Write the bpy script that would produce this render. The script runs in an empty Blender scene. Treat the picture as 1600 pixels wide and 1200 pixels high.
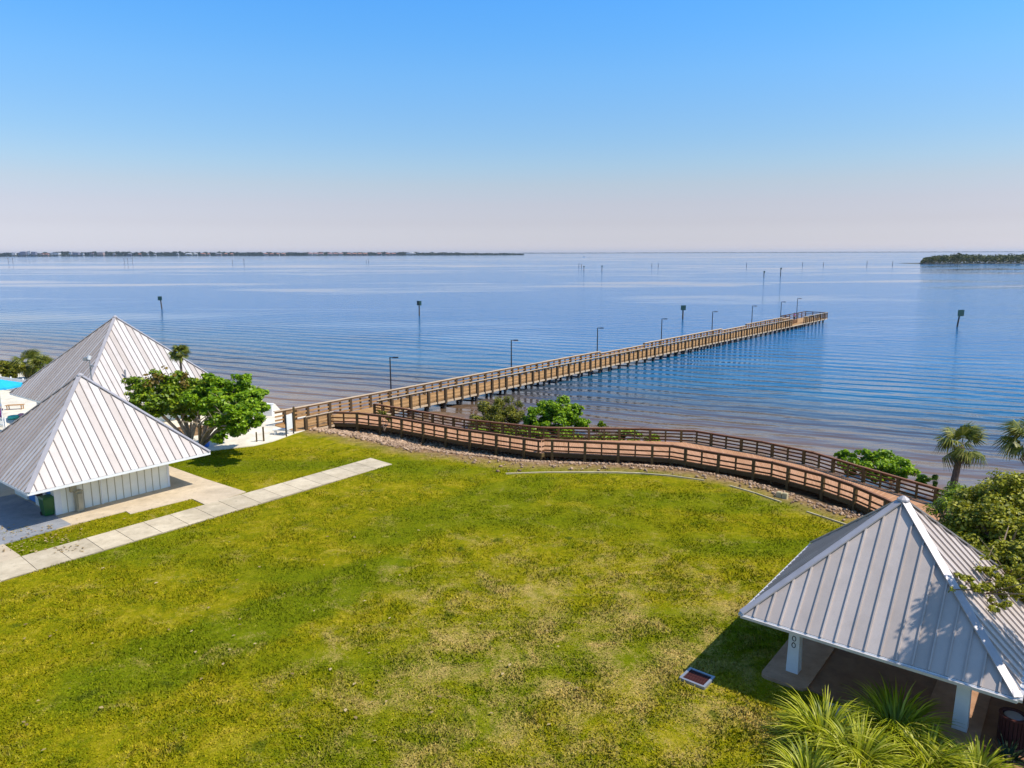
import bpy, bmesh, math, random
import numpy as np
from mathutils import Vector, Matrix, noise as mnoise

random.seed(7)
RNG = np.random.default_rng(11)
S = bpy.context.scene
COL = S.collection
R = math.radians

# ------------------------------------------------------------------ camera
F_PX, W_PX, H_PX = 1150.0, 1600, 1200
PITCH = math.atan(205 / F_PX)
ROLL = 0.003
CAM_H = 15.0
cam_d = bpy.data.cameras.new('camera')
cam = bpy.data.objects.new('camera', cam_d)
COL.objects.link(cam)
cam_d.sensor_width = 36.0
cam_d.lens = 36.0 * F_PX / W_PX
cam_d.clip_start = 0.1
cam_d.clip_end = 90000
cam.matrix_world = (Matrix.Translation((0, 0, CAM_H)) @ Matrix.Rotation(math.pi / 2 - PITCH, 4, 'X')
                    @ Matrix.Rotation(-ROLL, 4, 'Z'))
S.camera = cam

# ------------------------------------------------------------------ light and sky
SUN_EL, SUN_AZ = 54.5, 106.3            # azimuth clockwise from +Y
SUN_DIR = Vector((math.sin(R(SUN_AZ)) * math.cos(R(SUN_EL)), math.cos(R(SUN_AZ)) * math.cos(R(SUN_EL)), math.sin(R(SUN_EL))))
world = bpy.data.worlds.new('World')
S.world = world
world.use_nodes = True
wn, wl = world.node_tree.nodes, world.node_tree.links
wn.clear()
w_out = wn.new('ShaderNodeOutputWorld')
w_bg = wn.new('ShaderNodeBackground')
w_sky = wn.new('ShaderNodeTexSky')
w_sky.sky_type = 'NISHITA'
w_sky.sun_disc = False
w_sky.sun_elevation = R(SUN_EL)
w_sky.sun_rotation = R(SUN_AZ)
w_sky.altitude = 10
w_sky.air_density = 1.0
w_sky.dust_density = 0.6
w_sky.ozone_density = 2.0
w_geo = wn.new('ShaderNodeTexCoord')
w_sep = wn.new('ShaderNodeSeparateXYZ')
w_ramp = wn.new('ShaderNodeValToRGB')
w_mul = wn.new('ShaderNodeMixRGB')
w_mul.blend_type = 'MULTIPLY'
w_mul.inputs[0].default_value = 1.0
els = w_ramp.color_ramp.elements
SKYRAMP = [(0.0, (0.92, 0.95, 1.36)), (0.004, (0.89, 0.91, 1.30)), (0.017, (0.77, 0.77, 1.08)), (0.038, (0.72, 0.66, 0.86)), (0.062, (0.76, 0.66, 0.78)), (0.087, (0.77, 0.71, 0.77)), (0.111, (0.72, 0.77, 0.84)), (0.142, (0.65, 0.81, 0.93)), (0.173, (0.61, 0.85, 1.02)), (0.217, (0.56, 0.92, 1.16)), (0.26, (0.48, 0.95, 1.28)), (0.297, (0.43, 0.97, 1.38)), (0.5, (0.48, 0.90, 1.25)), (1.0, (0.62, 0.85, 1.05))]
els[0].position, els[0].color = SKYRAMP[0][0], (*SKYRAMP[0][1], 1)
els[1].position, els[1].color = SKYRAMP[-1][0], (*SKYRAMP[-1][1], 1)
for p_, c_ in SKYRAMP[1:-1]:
    e_ = els.new(p_)
    e_.color = (*c_, 1)
wl.new(w_geo.outputs['Generated'], w_sep.inputs[0])
wl.new(w_sep.outputs['Z'], w_ramp.inputs[0])
wl.new(w_sky.outputs[0], w_mul.inputs[1])
wl.new(w_ramp.outputs[0], w_mul.inputs[2])
wl.new(w_mul.outputs[0], w_bg.inputs[0])
w_bg.inputs[1].default_value = 0.12
wl.new(w_bg.outputs[0], w_out.inputs[0])

sun_d = bpy.data.lights.new('sun', 'SUN')
sun_d.energy = 4.0
sun_d.angle = R(0.5)
sun_d.color = (1.0, 0.93, 0.82)
sun = bpy.data.objects.new('sun', sun_d)
COL.objects.link(sun)
sun.rotation_euler = SUN_DIR.to_track_quat('Z', 'Y').to_euler()
sun.location = (30, -10, 60)

S.view_settings.view_transform = 'Standard'
S.view_settings.look = 'None'
S.view_settings.gamma = 1.0
S.view_settings.use_curve_mapping = False
S.view_settings.exposure = 0.45
S.cycles.max_bounces = 8
S.cycles.transparent_max_bounces = 8


# ------------------------------------------------------------------ surveying helpers (photo measurement -> place on the ground)
def P(px, py, z=0.0):
    """ground point seen in the survey photograph at (px, py), at height z"""
    v = py + (px - 800) * ROLL - 600
    dn = F_PX * math.sin(PITCH) + v * math.cos(PITCH)
    s = (CAM_H - z) / dn
    return ((px - 800) * s, (F_PX * math.cos(PITCH) - v * math.sin(PITCH)) * s)


def at(px, py, Y):
    v = py + (px - 800) * ROLL - 600
    fw = F_PX * math.cos(PITCH) - v * math.sin(PITCH)
    s = Y / fw
    return Vector(((px - 800) * s, Y, CAM_H - s * (F_PX * math.sin(PITCH) + v * math.cos(PITCH))))


# ------------------------------------------------------------------ mesh helpers
ORG = {}


def tag(o, label=None, cat=None, group=None, kind=None):
    if label: o['label'] = label
    if cat: o['category'] = cat
    if group: o['group'] = group
    if kind: o['kind'] = kind
    return o


def thing(name, loc, label, cat, group=None):
    o = bpy.data.objects.new(name, None)
    o.empty_display_size = 0.2
    COL.objects.link(o)
    o.location = loc
    ORG[o.name] = Vector(loc)
    return tag(o, label, cat, group)


def link_mesh(name, verts, faces, mat, parent=None, smooth=False, origin=None):
    me = bpy.data.meshes.new(name)
    if parent is not None:
        org = ORG[parent.name]
    else:
        org = Vector(origin) if origin is not None else Vector((0, 0, 0))
    V = np.asarray(verts, dtype=np.float64).reshape(-1, 3) - np.array(org)
    if isinstance(faces, np.ndarray):
        n, k = faces.shape
        me.vertices.add(len(V)); me.vertices.foreach_set('co', V.ravel())
        me.loops.add(n * k); me.loops.foreach_set('vertex_index', faces.ravel().astype(np.int32))
        me.polygons.add(n); me.polygons.foreach_set('loop_start', np.arange(0, n * k, k, dtype=np.int32))
        me.update(calc_edges=True); me.validate()
    else:
        me.from_pydata(V.tolist(), [], faces)
        me.update()
    if smooth:
        me.polygons.foreach_set('use_smooth', np.ones(len(me.polygons), dtype=bool))
    if mat: me.materials.append(mat)
    o = bpy.data.objects.new(name, me)
    COL.objects.link(o)
    if parent is not None:
        o.parent = parent
    else:
        o.location = org
    ORG[o.name] = org
    return o


class MB:
    def __init__(self):
        self.v, self.f = [], []

    def add(self, vs, fs):
        b = len(self.v)
        self.v += [tuple(p) for p in vs]
        self.f += [tuple(i + b for i in q) for q in fs]
        return self

    def box(self, c, size, u=(1, 0), tilt=None):
        """box centred at c, size along (u, n, z)"""
        ux, uy = u[0], u[1]
        l = math.hypot(ux, uy); ux /= l; uy /= l
        a = Vector((ux, uy, 0)) * size[0] / 2
        b = Vector((-uy, ux, 0)) * size[1] / 2
        z = Vector((0, 0, size[2] / 2))
        c = Vector(c)
        vs = [c + sa * a + sb * b + sz * z for sz in (-1, 1) for sa, sb in ((-1, -1), (1, -1), (1, 1), (-1, 1))]
        return self.add(vs, [(3, 2, 1, 0), (4, 5, 6, 7), (0, 1, 5, 4), (1, 2, 6, 5), (2, 3, 7, 6), (3, 0, 4, 7)])

    def beam(self, p, q, w, h, up=(0, 0, 1)):
        """bar from p to q, width w sideways, height h along up"""
        p, q, up = Vector(p), Vector(q), Vector(up)
        d = (q - p).normalized()
        s = d.cross(up)
        if s.length < 1e-6: s = Vector((1, 0, 0))
        s.normalize()
        n = s.cross(d).normalized()
        s *= w / 2; n *= h / 2
        vs = [p - s - n, p + s - n, p + s + n, p - s + n, q - s - n, q + s - n, q + s + n, q - s + n]
        return self.add(vs, [(3, 2, 1, 0), (4, 5, 6, 7), (0, 1, 5, 4), (1, 2, 6, 5), (2, 3, 7, 6), (3, 0, 4, 7)])

    def prism(self, poly, z0, z1):
        n = len(poly)
        a = sum(poly[i][0] * poly[(i + 1) % n][1] - poly[(i + 1) % n][0] * poly[i][1] for i in range(n))
        if a < 0: poly = poly[::-1]
        vs = [(x, y, z0) for x, y in poly] + [(x, y, z1) for x, y in poly]
        fs = [tuple(range(n, 2 * n))] + [(i, (i + 1) % n, n + (i + 1) % n, n + i) for i in range(n)]
        fs.append(tuple(range(n - 1, -1, -1)))
        return self.add(vs, fs)

    def tube(self, pts, rad, sides=6, caps=True):
        pts = [Vector(p) for p in pts]
        n = len(pts)
        if not hasattr(rad, '__len__'): rad = [rad] * n
        vs = []
        ref = None
        for i, p in enumerate(pts):
            d = (pts[min(i + 1, n - 1)] - pts[max(i - 1, 0)]).normalized()
            if ref is None:
                ref = d.cross(Vector((0.31, 0.2, 0.93)))
                if ref.length < 1e-3: ref = d.cross(Vector((1, 0, 0)))
            a = (ref - d * ref.dot(d)).normalized()
            ref = a
            b = d.cross(a)
            for k in range(sides):
                t = 2 * math.pi * k / sides
                vs.append(p + (a * math.cos(t) + b * math.sin(t)) * rad[i])
        fs = [(i * sides + k, i * sides + (k + 1) % sides, (i + 1) * sides + (k + 1) % sides, (i + 1) * sides + k)
              for i in range(n - 1) for k in range(sides)]
        if caps:
            fs.append(tuple(range(sides - 1, -1, -1)))
            fs.append(tuple((n - 1) * sides + k for k in range(sides)))
        return self.add(vs, fs)

    def lathe(self, c, prof, sides=16):
        c = Vector(c)
        vs = []
        for r, z in prof:
            for k in range(sides):
                t = 2 * math.pi * k / sides
                vs.append(c + Vector((r * math.cos(t), r * math.sin(t), z)))
        n = len(prof)
        fs = [(i * sides + k, i * sides + (k + 1) % sides, (i + 1) * sides + (k + 1) % sides, (i + 1) * sides + k)
              for i in range(n - 1) for k in range(sides)]
        fs.append(tuple(range(sides - 1, -1, -1)))
        fs.append(tuple((n - 1) * sides + k for k in range(sides)))
        return self.add(vs, fs)

    def build(self, name, mat, parent=None, smooth=False, origin=None):
        return link_mesh(name, self.v, self.f, mat, parent, smooth, origin)


def copy_thing(root, loc, rz=0.0, label=None, sc=None):
    r = root.copy()
    COL.objects.link(r)
    r.location = loc
    r.rotation_euler = (0, 0, rz)
    if sc: r.scale = (sc, sc, sc)
    if label: r['label'] = label
    ORG[r.name] = Vector(loc)
    for ch in list(root.children):
        c = ch.copy(); COL.objects.link(c); c.parent = r
        for g in list(ch.children):
            d = g.copy(); COL.objects.link(d); d.parent = c
    return r


# ------------------------------------------------------------------ materials
class NT:
    def __init__(self, name):
        self.m = bpy.data.materials.new(name)
        self.m.use_nodes = True
        self.t = self.m.node_tree
        self.n, self.l = self.t.nodes, self.t.links
        self.n.clear()
        self.out = self.n.new('ShaderNodeOutputMaterial')
        self.b = self.n.new('ShaderNodeBsdfPrincipled')
        self.l.new(self.b.outputs[0], self.out.inputs[0])

    def set(self, sock, val):
        if isinstance(val, bpy.types.NodeSocket): self.l.new(val, sock)
        elif isinstance(val, tuple) and len(val) == 3 and sock.type == 'RGBA': sock.default_value = (*val, 1)
        else: sock.default_value = val

    def P(self, **kw):
        for k, v in kw.items(): self.set(self.b.inputs[k.replace('_', ' ')], v)
        return self

    def coord(self, which='Object', scale=(1, 1, 1), rot=(0, 0, 0)):
        tc = self.n.new('ShaderNodeTexCoord')
        mp = self.n.new('ShaderNodeMapping')
        mp.inputs['Scale'].default_value = scale
        mp.inputs['Rotation'].default_value = rot
        self.l.new(tc.outputs[which], mp.inputs[0])
        return mp.outputs[0]

    def world(self, scale=(1, 1, 1), rot=(0, 0, 0)):
        g = self.n.new('ShaderNodeNewGeometry')
        mp = self.n.new('ShaderNodeMapping')
        mp.inputs['Scale'].default_value = scale
        mp.inputs['Rotation'].default_value = rot
        self.l.new(g.outputs['Position'], mp.inputs[0])
        return mp.outputs[0]

    def noise(self, vec, scale, detail=3, rough=0.55, dist=0.0):
        t = self.n.new('ShaderNodeTexNoise')
        t.inputs['Scale'].default_value = scale
        t.inputs['Detail'].default_value = detail
        t.inputs['Roughness'].default_value = rough
        t.inputs['Distortion'].default_value = dist
        self.l.new(vec, t.inputs['Vector'])
        return t.outputs['Fac']

    def wave(self, vec, scale, dist, detail=2, dscale=1.0, prof='SIN'):
        t = self.n.new('ShaderNodeTexWave')
        t.wave_profile = prof
        t.inputs['Scale'].default_value = scale
        t.inputs['Distortion'].default_value = dist
        t.inputs['Detail'].default_value = detail
        t.inputs['Detail Scale'].default_value = dscale
        self.l.new(vec, t.inputs['Vector'])
        return t.outputs['Fac']

    def ramp(self, fac, stops, interp='LINEAR'):
        r = self.n.new('ShaderNodeValToRGB')
        r.color_ramp.interpolation = interp
        e = r.color_ramp.elements
        def c4(c): return (*c, 1) if hasattr(c, '__len__') else (c, c, c, 1)
        e[0].position, e[0].color = stops[0][0], c4(stops[0][1])
        e[1].position, e[1].color = stops[-1][0], c4(stops[-1][1])
        for p, c in stops[1:-1]:
            q = e.new(p); q.color = c4(c)
        self.l.new(fac, r.inputs[0])
        return r.outputs[0]

    def mix(self, fac, a, b, mode='MIX'):
        m = self.n.new('ShaderNodeMixRGB')
        m.blend_type = mode
        self.set(m.inputs[0], fac)
        self.set(m.inputs[1], a); self.set(m.inputs[2], b)
        return m.outputs[0]

    def math(self, op, a, b=0.0, clamp=False):
        m = self.n.new('ShaderNodeMath')
        m.operation = op; m.use_clamp = clamp
        self.set(m.inputs[0], a); self.set(m.inputs[1], b)
        return m.outputs[0]

    def attr(self, name):
        a = self.n.new('ShaderNodeAttribute')
        a.attribute_name = name
        return a.outputs['Fac']

    def island(self):
        g = self.n.new('ShaderNodeNewGeometry')
        return g.outputs['Random Per Island']

    def bump(self, h, strength=0.5, dist=0.05, normal=None):
        b = self.n.new('ShaderNodeBump')
        self.set(b.inputs['Strength'], strength)
        b.inputs['Distance'].default_value = dist
        self.l.new(h, b.inputs['Height'])
        if normal: self.l.new(normal, b.inputs['Normal'])
        return b.outputs[0]


def mat_plain(name, col, rough=0.6, var=0.15, scale=3.0, metal=0.0, bump=0.0):
    k = NT(name)
    v = k.coord()
    n = k.noise(v, scale, 4)
    a = tuple(c * (1 - var) for c in col); b = tuple(min(1, c * (1 + var)) for c in col)
    k.P(Base_Color=k.ramp(n, [(0.3, a), (0.7, b)]), Roughness=rough, Metallic=metal)
    if bump: k.P(Normal=k.bump(k.noise(v, scale * 6, 3), bump, 0.02))
    return k.m


SWATHS = [(P(60, 1110), P(640, 868), 2.6, 0.85), (P(560, 850), P(860, 745), 3.0, 0.7), (P(640, 1180), P(960, 985), 1.4, 0.7), (P(860, 775), P(1260, 790), 2.2, 0.65)]


def grass_colour(k):
    v = k.world((1, 1, 0))
    big = k.noise(v, 0.075, 4, 0.6)
    mid = k.noise(v, 0.62, 8, 0.78, 0.5)
    fine = k.noise(v, 2.6, 4, 0.75)
    vfine = k.noise(v, 14.0, 3, 0.75)
    base = k.ramp(k.math('ADD', k.math('MULTIPLY', mid, 0.65), k.math('MULTIPLY', fine, 0.35)),
                  [(0.36, (0.075, 0.115, 0.002)), (0.44, (0.165, 0.178, 0.002)), (0.52, (0.265, 0.235, 0.004)), (0.63, (0.43, 0.33, 0.03))])
    # lusher tracts
    v2 = k.world((0.28, 1.0, 0), (0, 0, -0.90))
    lush = k.ramp(k.math('ADD', k.math('MULTIPLY', k.noise(v2, 0.15, 3, 0.5, 0.4), 0.75), k.math('MULTIPLY', mid, 0.25)), [(0.49, 0.0), (0.60, 0.85)])
    # two watered swaths that cross the lawn beside the walkway
    gs = k.n.new('ShaderNodeNewGeometry'); ss = k.n.new('ShaderNodeSeparateXYZ'); k.l.new(gs.outputs['Position'], ss.inputs[0])
    wob = k.math('MULTIPLY', k.math('SUBTRACT', k.noise(v, 0.22, 5, 0.65), 0.5), 5.0)
    for (ax, ay), (bx2, by2), wd, st in SWATHS:
        dl = math.hypot(bx2 - ax, by2 - ay); nx2, ny2 = -(by2 - ay) / dl, (bx2 - ax) / dl
        sd2 = k.math('ADD', k.math('ADD', k.math('MULTIPLY', ss.outputs[0], nx2), k.math('MULTIPLY', ss.outputs[1], ny2)), -(ax * nx2 + ay * ny2))
        al = k.math('ADD', k.math('ADD', k.math('MULTIPLY', ss.outputs[0], -ny2 * -1 if False else ny2), k.math('MULTIPLY', ss.outputs[1], -nx2)), -(ax * ny2 - ay * nx2))
        across = k.math('SUBTRACT', 1.0, k.math('MULTIPLY', k.math('ABSOLUTE', k.math('ADD', sd2, wob)), 1.0 / wd), True)
        along = k.math('SUBTRACT', 1.0, k.math('ABSOLUTE', k.math('MULTIPLY', k.math('SUBTRACT', al, dl / 2), 1.7 / dl)), True)
        band = k.ramp(k.math('MULTIPLY', across, k.math('MULTIPLY', along, 2.0, True)), [(0.08, 0.0), (0.4, st)])
        lush = k.math('MAXIMUM', lush, band)
    base = k.mix(lush, base, k.ramp(fine, [(0.3, (0.062, 0.115, 0.002)), (0.7, (0.15, 0.20, 0.003))]))
    # dry straw patches
    g = k.n.new('ShaderNodeNewGeometry')
    sep = k.n.new('ShaderNodeSeparateXYZ'); k.l.new(g.outputs['Position'], sep.inputs[0])
    # the worn middle of the lawn
    dx = k.math('MULTIPLY', k.math('SUBTRACT', sep.outputs[0], 3.0), 0.07)
    dy = k.math('MULTIPLY', k.math('SUBTRACT', sep.outputs[1], 25.0), 0.065)
    worn = k.math('SUBTRACT', 1.0, k.math('ADD', k.math('MULTIPLY', dx, dx), k.math('MULTIPLY', dy, dy)), True)
    dn = k.math('ADD', k.math('MULTIPLY', k.noise(v, 0.5, 8, 0.80, 0.5), 0.72), k.math('MULTIPLY', vfine, 0.28))
    dry = k.ramp(k.math('ADD', dn, k.math('MULTIPLY', worn, 0.095)), [(0.55, 0.0), (0.69, 0.92)])
    col = k.mix(dry, base, k.ramp(vfine, [(0.3, (0.38, 0.24, 0.06)), (0.7, (0.66, 0.46, 0.20))]))
    # weeds
    weed = k.ramp(k.noise(v, 0.85, 3, 0.5), [(0.64, 0.0), (0.72, 0.8)])
    col = k.mix(weed, col, (0.035, 0.075, 0.006))
    col = k.mix(k.math('MULTIPLY', k.math('SUBTRACT', vfine, 0.3, True), 0.7), col, (0.36, 0.31, 0.02))
    mott = k.ramp(k.noise(v, 2.3, 6, 0.75, 0.6), [(0.50, 0.0), (0.70, 0.45)])
    col = k.mix(mott, col, (0.085, 0.085, 0.006))
    shore = k.attr('shore')
    edge = k.math('ADD', shore, k.math('MULTIPLY', k.noise(v, 0.6, 4), 3.0))
    brown = k.ramp(k.math('MULTIPLY', edge, 0.06), [(0.0, 1.0), (0.58, 1.0), (0.72, 0.0)])
    return col, brown, fine, vfine, v


def mat_ground():
    k = NT('lawn_ground')
    col, brown, fine, vfine, v = grass_colour(k)
    soil = k.ramp(k.noise(v, 2.2, 5, 0.7), [(0.3, (0.10, 0.06, 0.03)), (0.5, (0.30, 0.18, 0.09)), (0.7, (0.50, 0.34, 0.19))])
    k.P(Base_Color=k.mix(brown, col, soil), Roughness=0.95, Specular_IOR_Level=0.0,
        Normal=k.bump(k.math('ADD', fine, vfine), 0.9, 0.10))
    return k.m


def mat_blades():
    k = NT('grass_blades')
    col, brown, fine, vfine, v = grass_colour(k)
    isl = k.island()
    col = k.mix(1.0, col, k.ramp(isl, [(0.0, (0.65, 0.75, 0.6)), (0.6, (1.0, 1.0, 0.9)), (1.0, (1.3, 1.22, 1.2))]), 'MULTIPLY')
    k.P(Base_Color=col, Roughness=0.8, Specular_IOR_Level=0.03)
    return k.m


def mat_water():
    k = NT('bay_water')
    shore = k.attr('shore')            # metres seaward of the waterline (positive)
    v = k.world((1, 1, 0))
    big = k.noise(v, 0.012, 3, 0.5)
    d = k.math('ADD', shore, k.math('MULTIPLY', k.math('SUBTRACT', big, 0.5), 30.0))
    depth = k.ramp(k.math('MULTIPLY', d, 0.01), [(0.0, (0.24, 0.15, 0.08)), (0.10, (0.13, 0.08, 0.045)), (0.20, (0.05, 0.055, 0.065)),
                                               (0.34, (0.008, 0.085, 0.17)), (0.7, (0.0005, 0.115, 0.28)), (1.0, (0.0005, 0.118, 0.30))])
    # wind streaks and slicks, stretched across the line of sight
    vs = k.world((0.35, 1.0, 0), (0, 0, 0.12))
    streak = k.noise(vs, 0.022, 6, 0.62, 0.6)
    vs2 = k.world((0.16, 1.0, 0), (0, 0, -0.05))
    streak2 = k.noise(vs2, 0.006, 5, 0.6, 0.4)
    sl = k.ramp(k.math('ADD', k.math('MULTIPLY', streak, 0.5), k.math('MULTIPLY', streak2, 0.5)), [(0.42, 0.06), (0.50, 1.0)])
    # swell toward the shore
    ang = math.atan2(0.91, 0.41)
    vr = k.world((1, 1, 0), (0, 0, -ang))
    swell = k.wave(vr, 0.082, 8.0, 4, 0.30)
    swell2 = k.wave(vr, 0.19, 7.0, 3, 0.6)
    vr2 = k.world((1, 1, 0), (0, 0, -ang + 0.5))
    rip = k.noise(k.world((0.6, 1.7, 0), (0, 0, 0.2)), 1.1, 4, 0.6)
    rip2 = k.noise(k.world((0.5, 1.2, 0), (0, 0, -0.3)), 0.28, 4, 0.6)
    patch = k.ramp(k.noise(k.world((0.5, 1, 0)), 0.05, 4, 0.6), [(0.35, 0.25), (0.65, 1.0)])
    near = k.ramp(k.math('MULTIPLY', shore, 0.01), [(0.0, 1.0), (0.5, 0.75), (1.0, 0.25)])
    near = k.math('MULTIPLY', near, patch)
    h = k.math('ADD', k.math('MULTIPLY', k.math('MULTIPLY', swell, near), 0.25), k.math('MULTIPLY', k.math('MULTIPLY', swell2, near), 0.07))
    lee = k.ramp(k.math('MULTIPLY', shore, 0.01), [(0.0, 0.30), (0.35, 0.45), (1.0, 1.0)])
    h = k.math('ADD', h, k.math('MULTIPLY', k.math('MULTIPLY', rip, lee), 0.10))
    h = k.math('ADD', h, k.math('MULTIPLY', k.math('MULTIPLY', rip2, lee), 0.42))
    nrm = k.bump(h, k.math('MULTIPLY', sl, 1.0), 1.15)
    k.P(Base_Color=depth, Roughness=k.math('MULTIPLY', sl, 0.10), IOR=1.333, Specular_IOR_Level=0.75, Normal=nrm)
    return k.m


def mat_concrete(name, a, b, scale=0.9):
    k = NT(name)
    v = k.world()
    n = k.noise(v, scale, 6, 0.65)
    st = k.noise(v, 0.35, 4, 0.6, 0.5)
    isl = k.island()
    c = k.ramp(n, [(0.3, a), (0.7, b)])
    c = k.mix(k.ramp(st, [(0.48, 0.0), (0.70, 0.5)]), c, tuple(x * 0.55 for x in a))
    c = k.mix(k.ramp(k.noise(v, 3.0, 6, 0.75, 0.6), [(0.52, 0.0), (0.72, 0.45)]), c, tuple(x * 0.5 for x in a))
    c = k.mix(1.0, c, k.ramp(isl, [(0.0, 0.86), (1.0, 1.08)]), 'MULTIPLY')
    k.P(Base_Color=c, Roughness=0.9, Normal=k.bump(k.noise(v, 18, 3), 0.3, 0.01))
    return k.m


def mat_wood(name, a, b, rough=0.75, grey=0.25):
    k = NT(name)
    v = k.world()
    isl = k.island()
    n = k.noise(v, 3.5, 5, 0.65)
    f = k.math('ADD', k.math('MULTIPLY', n, 0.55), k.math('MULTIPLY', isl, 0.45))
    c = k.ramp(f, [(0.2, a), (0.8, b)])
    st = k.ramp(k.noise(v, 0.5, 4, 0.6), [(0.5, 0.0), (0.75, grey)])
    c = k.mix(st, c, tuple(0.6 * x for x in a))
    k.P(Base_Color=c, Roughness=rough, Specular_IOR_Level=0.25, Normal=k.bump(k.noise(v, 30, 3), 0.3, 0.005))
    return k.m


def mat_roof(name, a, b, rough=0.42, metal=0.25, streak_ang=0.0):
    k = NT(name)
    isl = k.island()
    v = k.world()
    c = k.ramp(isl, [(0.0, a), (0.55, tuple((x + y) / 2 for x, y in zip(a, b))), (1.0, b)])
    st = k.noise(k.world((1, 1, 0.35)), 1.6, 5, 0.65)
    c = k.mix(k.ramp(st, [(0.45, 0.0), (0.8, 0.35)]), c, tuple(0.68 * x for x in a))
    fine = k.noise(k.world((6, 6, 1)), 4.0, 4, 0.7)
    c = k.mix(k.ramp(fine, [(0.5, 0.0), (0.8, 0.25)]), c, tuple(0.62 * x for x in a))
    k.P(Base_Color=c, Roughness=rough, Metallic=metal, Normal=k.bump(k.noise(v, 1.7, 3), 0.12, 0.05))
    return k.m


def mat_leaf(name, dark, light, hot=None, rough=0.5, trans=0.25):
    k = NT(name)
    isl = k.island()
    v = k.world()
    cl = k.noise(v, 0.9, 3, 0.5)
    f = k.math('ADD', k.math('MULTIPLY', isl, 0.6), k.math('MULTIPLY', cl, 0.4))
    stops = [(0.22, dark), (0.62, light)]
    if hot: stops.append((0.85, hot))
    c = k.ramp(f, stops)
    k.P(Base_Color=c, Roughness=rough, Specular_IOR_Level=0.35)
    tr = k.n.new('ShaderNodeBsdfTranslucent')
    k.l.new(c, tr.inputs[0])
    mx = k.n.new('ShaderNodeMixShader')
    mx.inputs[0].default_value = trans
    k.l.new(k.b.outputs[0], mx.inputs[1]); k.l.new(tr.outputs[0], mx.inputs[2])
    k.l.new(mx.outputs[0], k.out.inputs[0])
    return k.m


M = {}
M['ground'] = mat_ground()
M['blades'] = mat_blades()
M['water'] = mat_water()
M['walk'] = mat_concrete('walk_concrete', (0.46, 0.37, 0.24), (0.66, 0.55, 0.38))
M['pad'] = mat_concrete('pad_concrete', (0.46, 0.36, 0.24), (0.60, 0.48, 0.33), 0.6)
M['sandpad'] = mat_concrete('pale_sand_concrete', (0.62, 0.55, 0.42), (0.78, 0.70, 0.56), 0.5)
M['greypad'] = mat_concrete('grey_concrete', (0.22, 0.23, 0.25), (0.32, 0.32, 0.33), 0.7)
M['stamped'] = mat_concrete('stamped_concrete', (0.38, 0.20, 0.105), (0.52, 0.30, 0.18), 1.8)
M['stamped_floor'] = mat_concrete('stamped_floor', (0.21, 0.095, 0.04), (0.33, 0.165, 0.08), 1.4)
M['kerb'] = mat_concrete('kerb_concrete', (0.40, 0.32, 0.17), (0.60, 0.50, 0.30), 2.0)
M['roof_white'] = mat_roof('white_metal_roof', (0.42, 0.36, 0.32), (0.56, 0.53, 0.51), 0.5, 0.05)
M['seam_brown'] = mat_plain('grey_brown_seam', (0.24, 0.20, 0.18), 0.6, 0.2)  # seam ribs coloured darker than the panels between them
M['cap_roof'] = mat_plain('hip_cap_metal', (0.42, 0.39, 0.39), 0.5, 0.1, 2.0, 0.2)
M['roof_grey'] = mat_roof('galvanised_roof', (0.46, 0.385, 0.335), (0.57, 0.49, 0.44), 0.5, 0.08)
M['cap_white'] = mat_plain('roof_cap', (0.55, 0.53, 0.53), 0.45, 0.1, 2.0, 0.2)
M['white'] = mat_plain('white_paint', (0.74, 0.74, 0.72), 0.55, 0.06, 2.0)
M['wall'] = mat_plain('wall_paint', (0.80, 0.80, 0.70), 0.6, 0.06, 1.2)
M['beige'] = mat_plain('beige_paint', (0.38, 0.34, 0.23), 0.5, 0.1)
M['blue_door'] = mat_plain('blue_door_paint', (0.03, 0.22, 0.55), 0.45, 0.1)
M['dark'] = mat_plain('dark_planter', (0.05, 0.03, 0.03), 0.8, 0.2)  # dark colour of the planter box on the left wall
M['green_bin'] = mat_plain('green_plastic', (0.008, 0.095, 0.018), 0.4, 0.1)
M['green_lid'] = mat_plain('green_lid_plastic', (0.015, 0.10, 0.02), 0.45, 0.1)
M['rubber'] = mat_plain('black_rubber', (0.02, 0.02, 0.02), 0.7, 0.1)
M['pier_deck'] = mat_wood('pier_deck_wood', (0.33, 0.175, 0.065), (0.50, 0.30, 0.13))
M['pier_rail'] = mat_wood('pier_rail_wood', (0.27, 0.145, 0.054), (0.42, 0.245, 0.105))
M['pier_post'] = mat_wood('pier_post_wood', (0.055, 0.033, 0.016), (0.11, 0.068, 0.032))
M['pier_cap'] = mat_wood('weathered_cap_wood', (0.42, 0.29, 0.17), (0.62, 0.48, 0.33))
M['pile'] = mat_wood('pile_wood', (0.035, 0.03, 0.03), (0.09, 0.075, 0.06))
M['bw_deck'] = mat_wood('boardwalk_deck_wood', (0.40, 0.20, 0.095), (0.54, 0.295, 0.165), 0.75, 0.15)
M['bw_rail'] = mat_wood('boardwalk_rail_wood', (0.085, 0.036, 0.012), (0.16, 0.072, 0.027))
M['bw_post'] = mat_wood('boardwalk_post_wood', (0.065, 0.04, 0.014), (0.14, 0.095, 0.035))
M['bw_cap'] = mat_wood('boardwalk_cap_wood', (0.19, 0.085, 0.045), (0.30, 0.15, 0.085))
M['metal_dark'] = mat_plain('dark_bronze_metal', (0.02, 0.022, 0.03), 0.45, 0.15, 3, 0.3)
M['metal_grey'] = mat_plain('grey_metal', (0.32, 0.33, 0.35), 0.45, 0.1, 3, 0.5)
M['bark'] = mat_plain('bark', (0.20, 0.14, 0.09), 0.9, 0.35, 6, 0, 0.6)
M['bark_pale'] = mat_plain('pale_bark', (0.36, 0.28, 0.19), 0.9, 0.3, 5, 0, 0.6)
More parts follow.
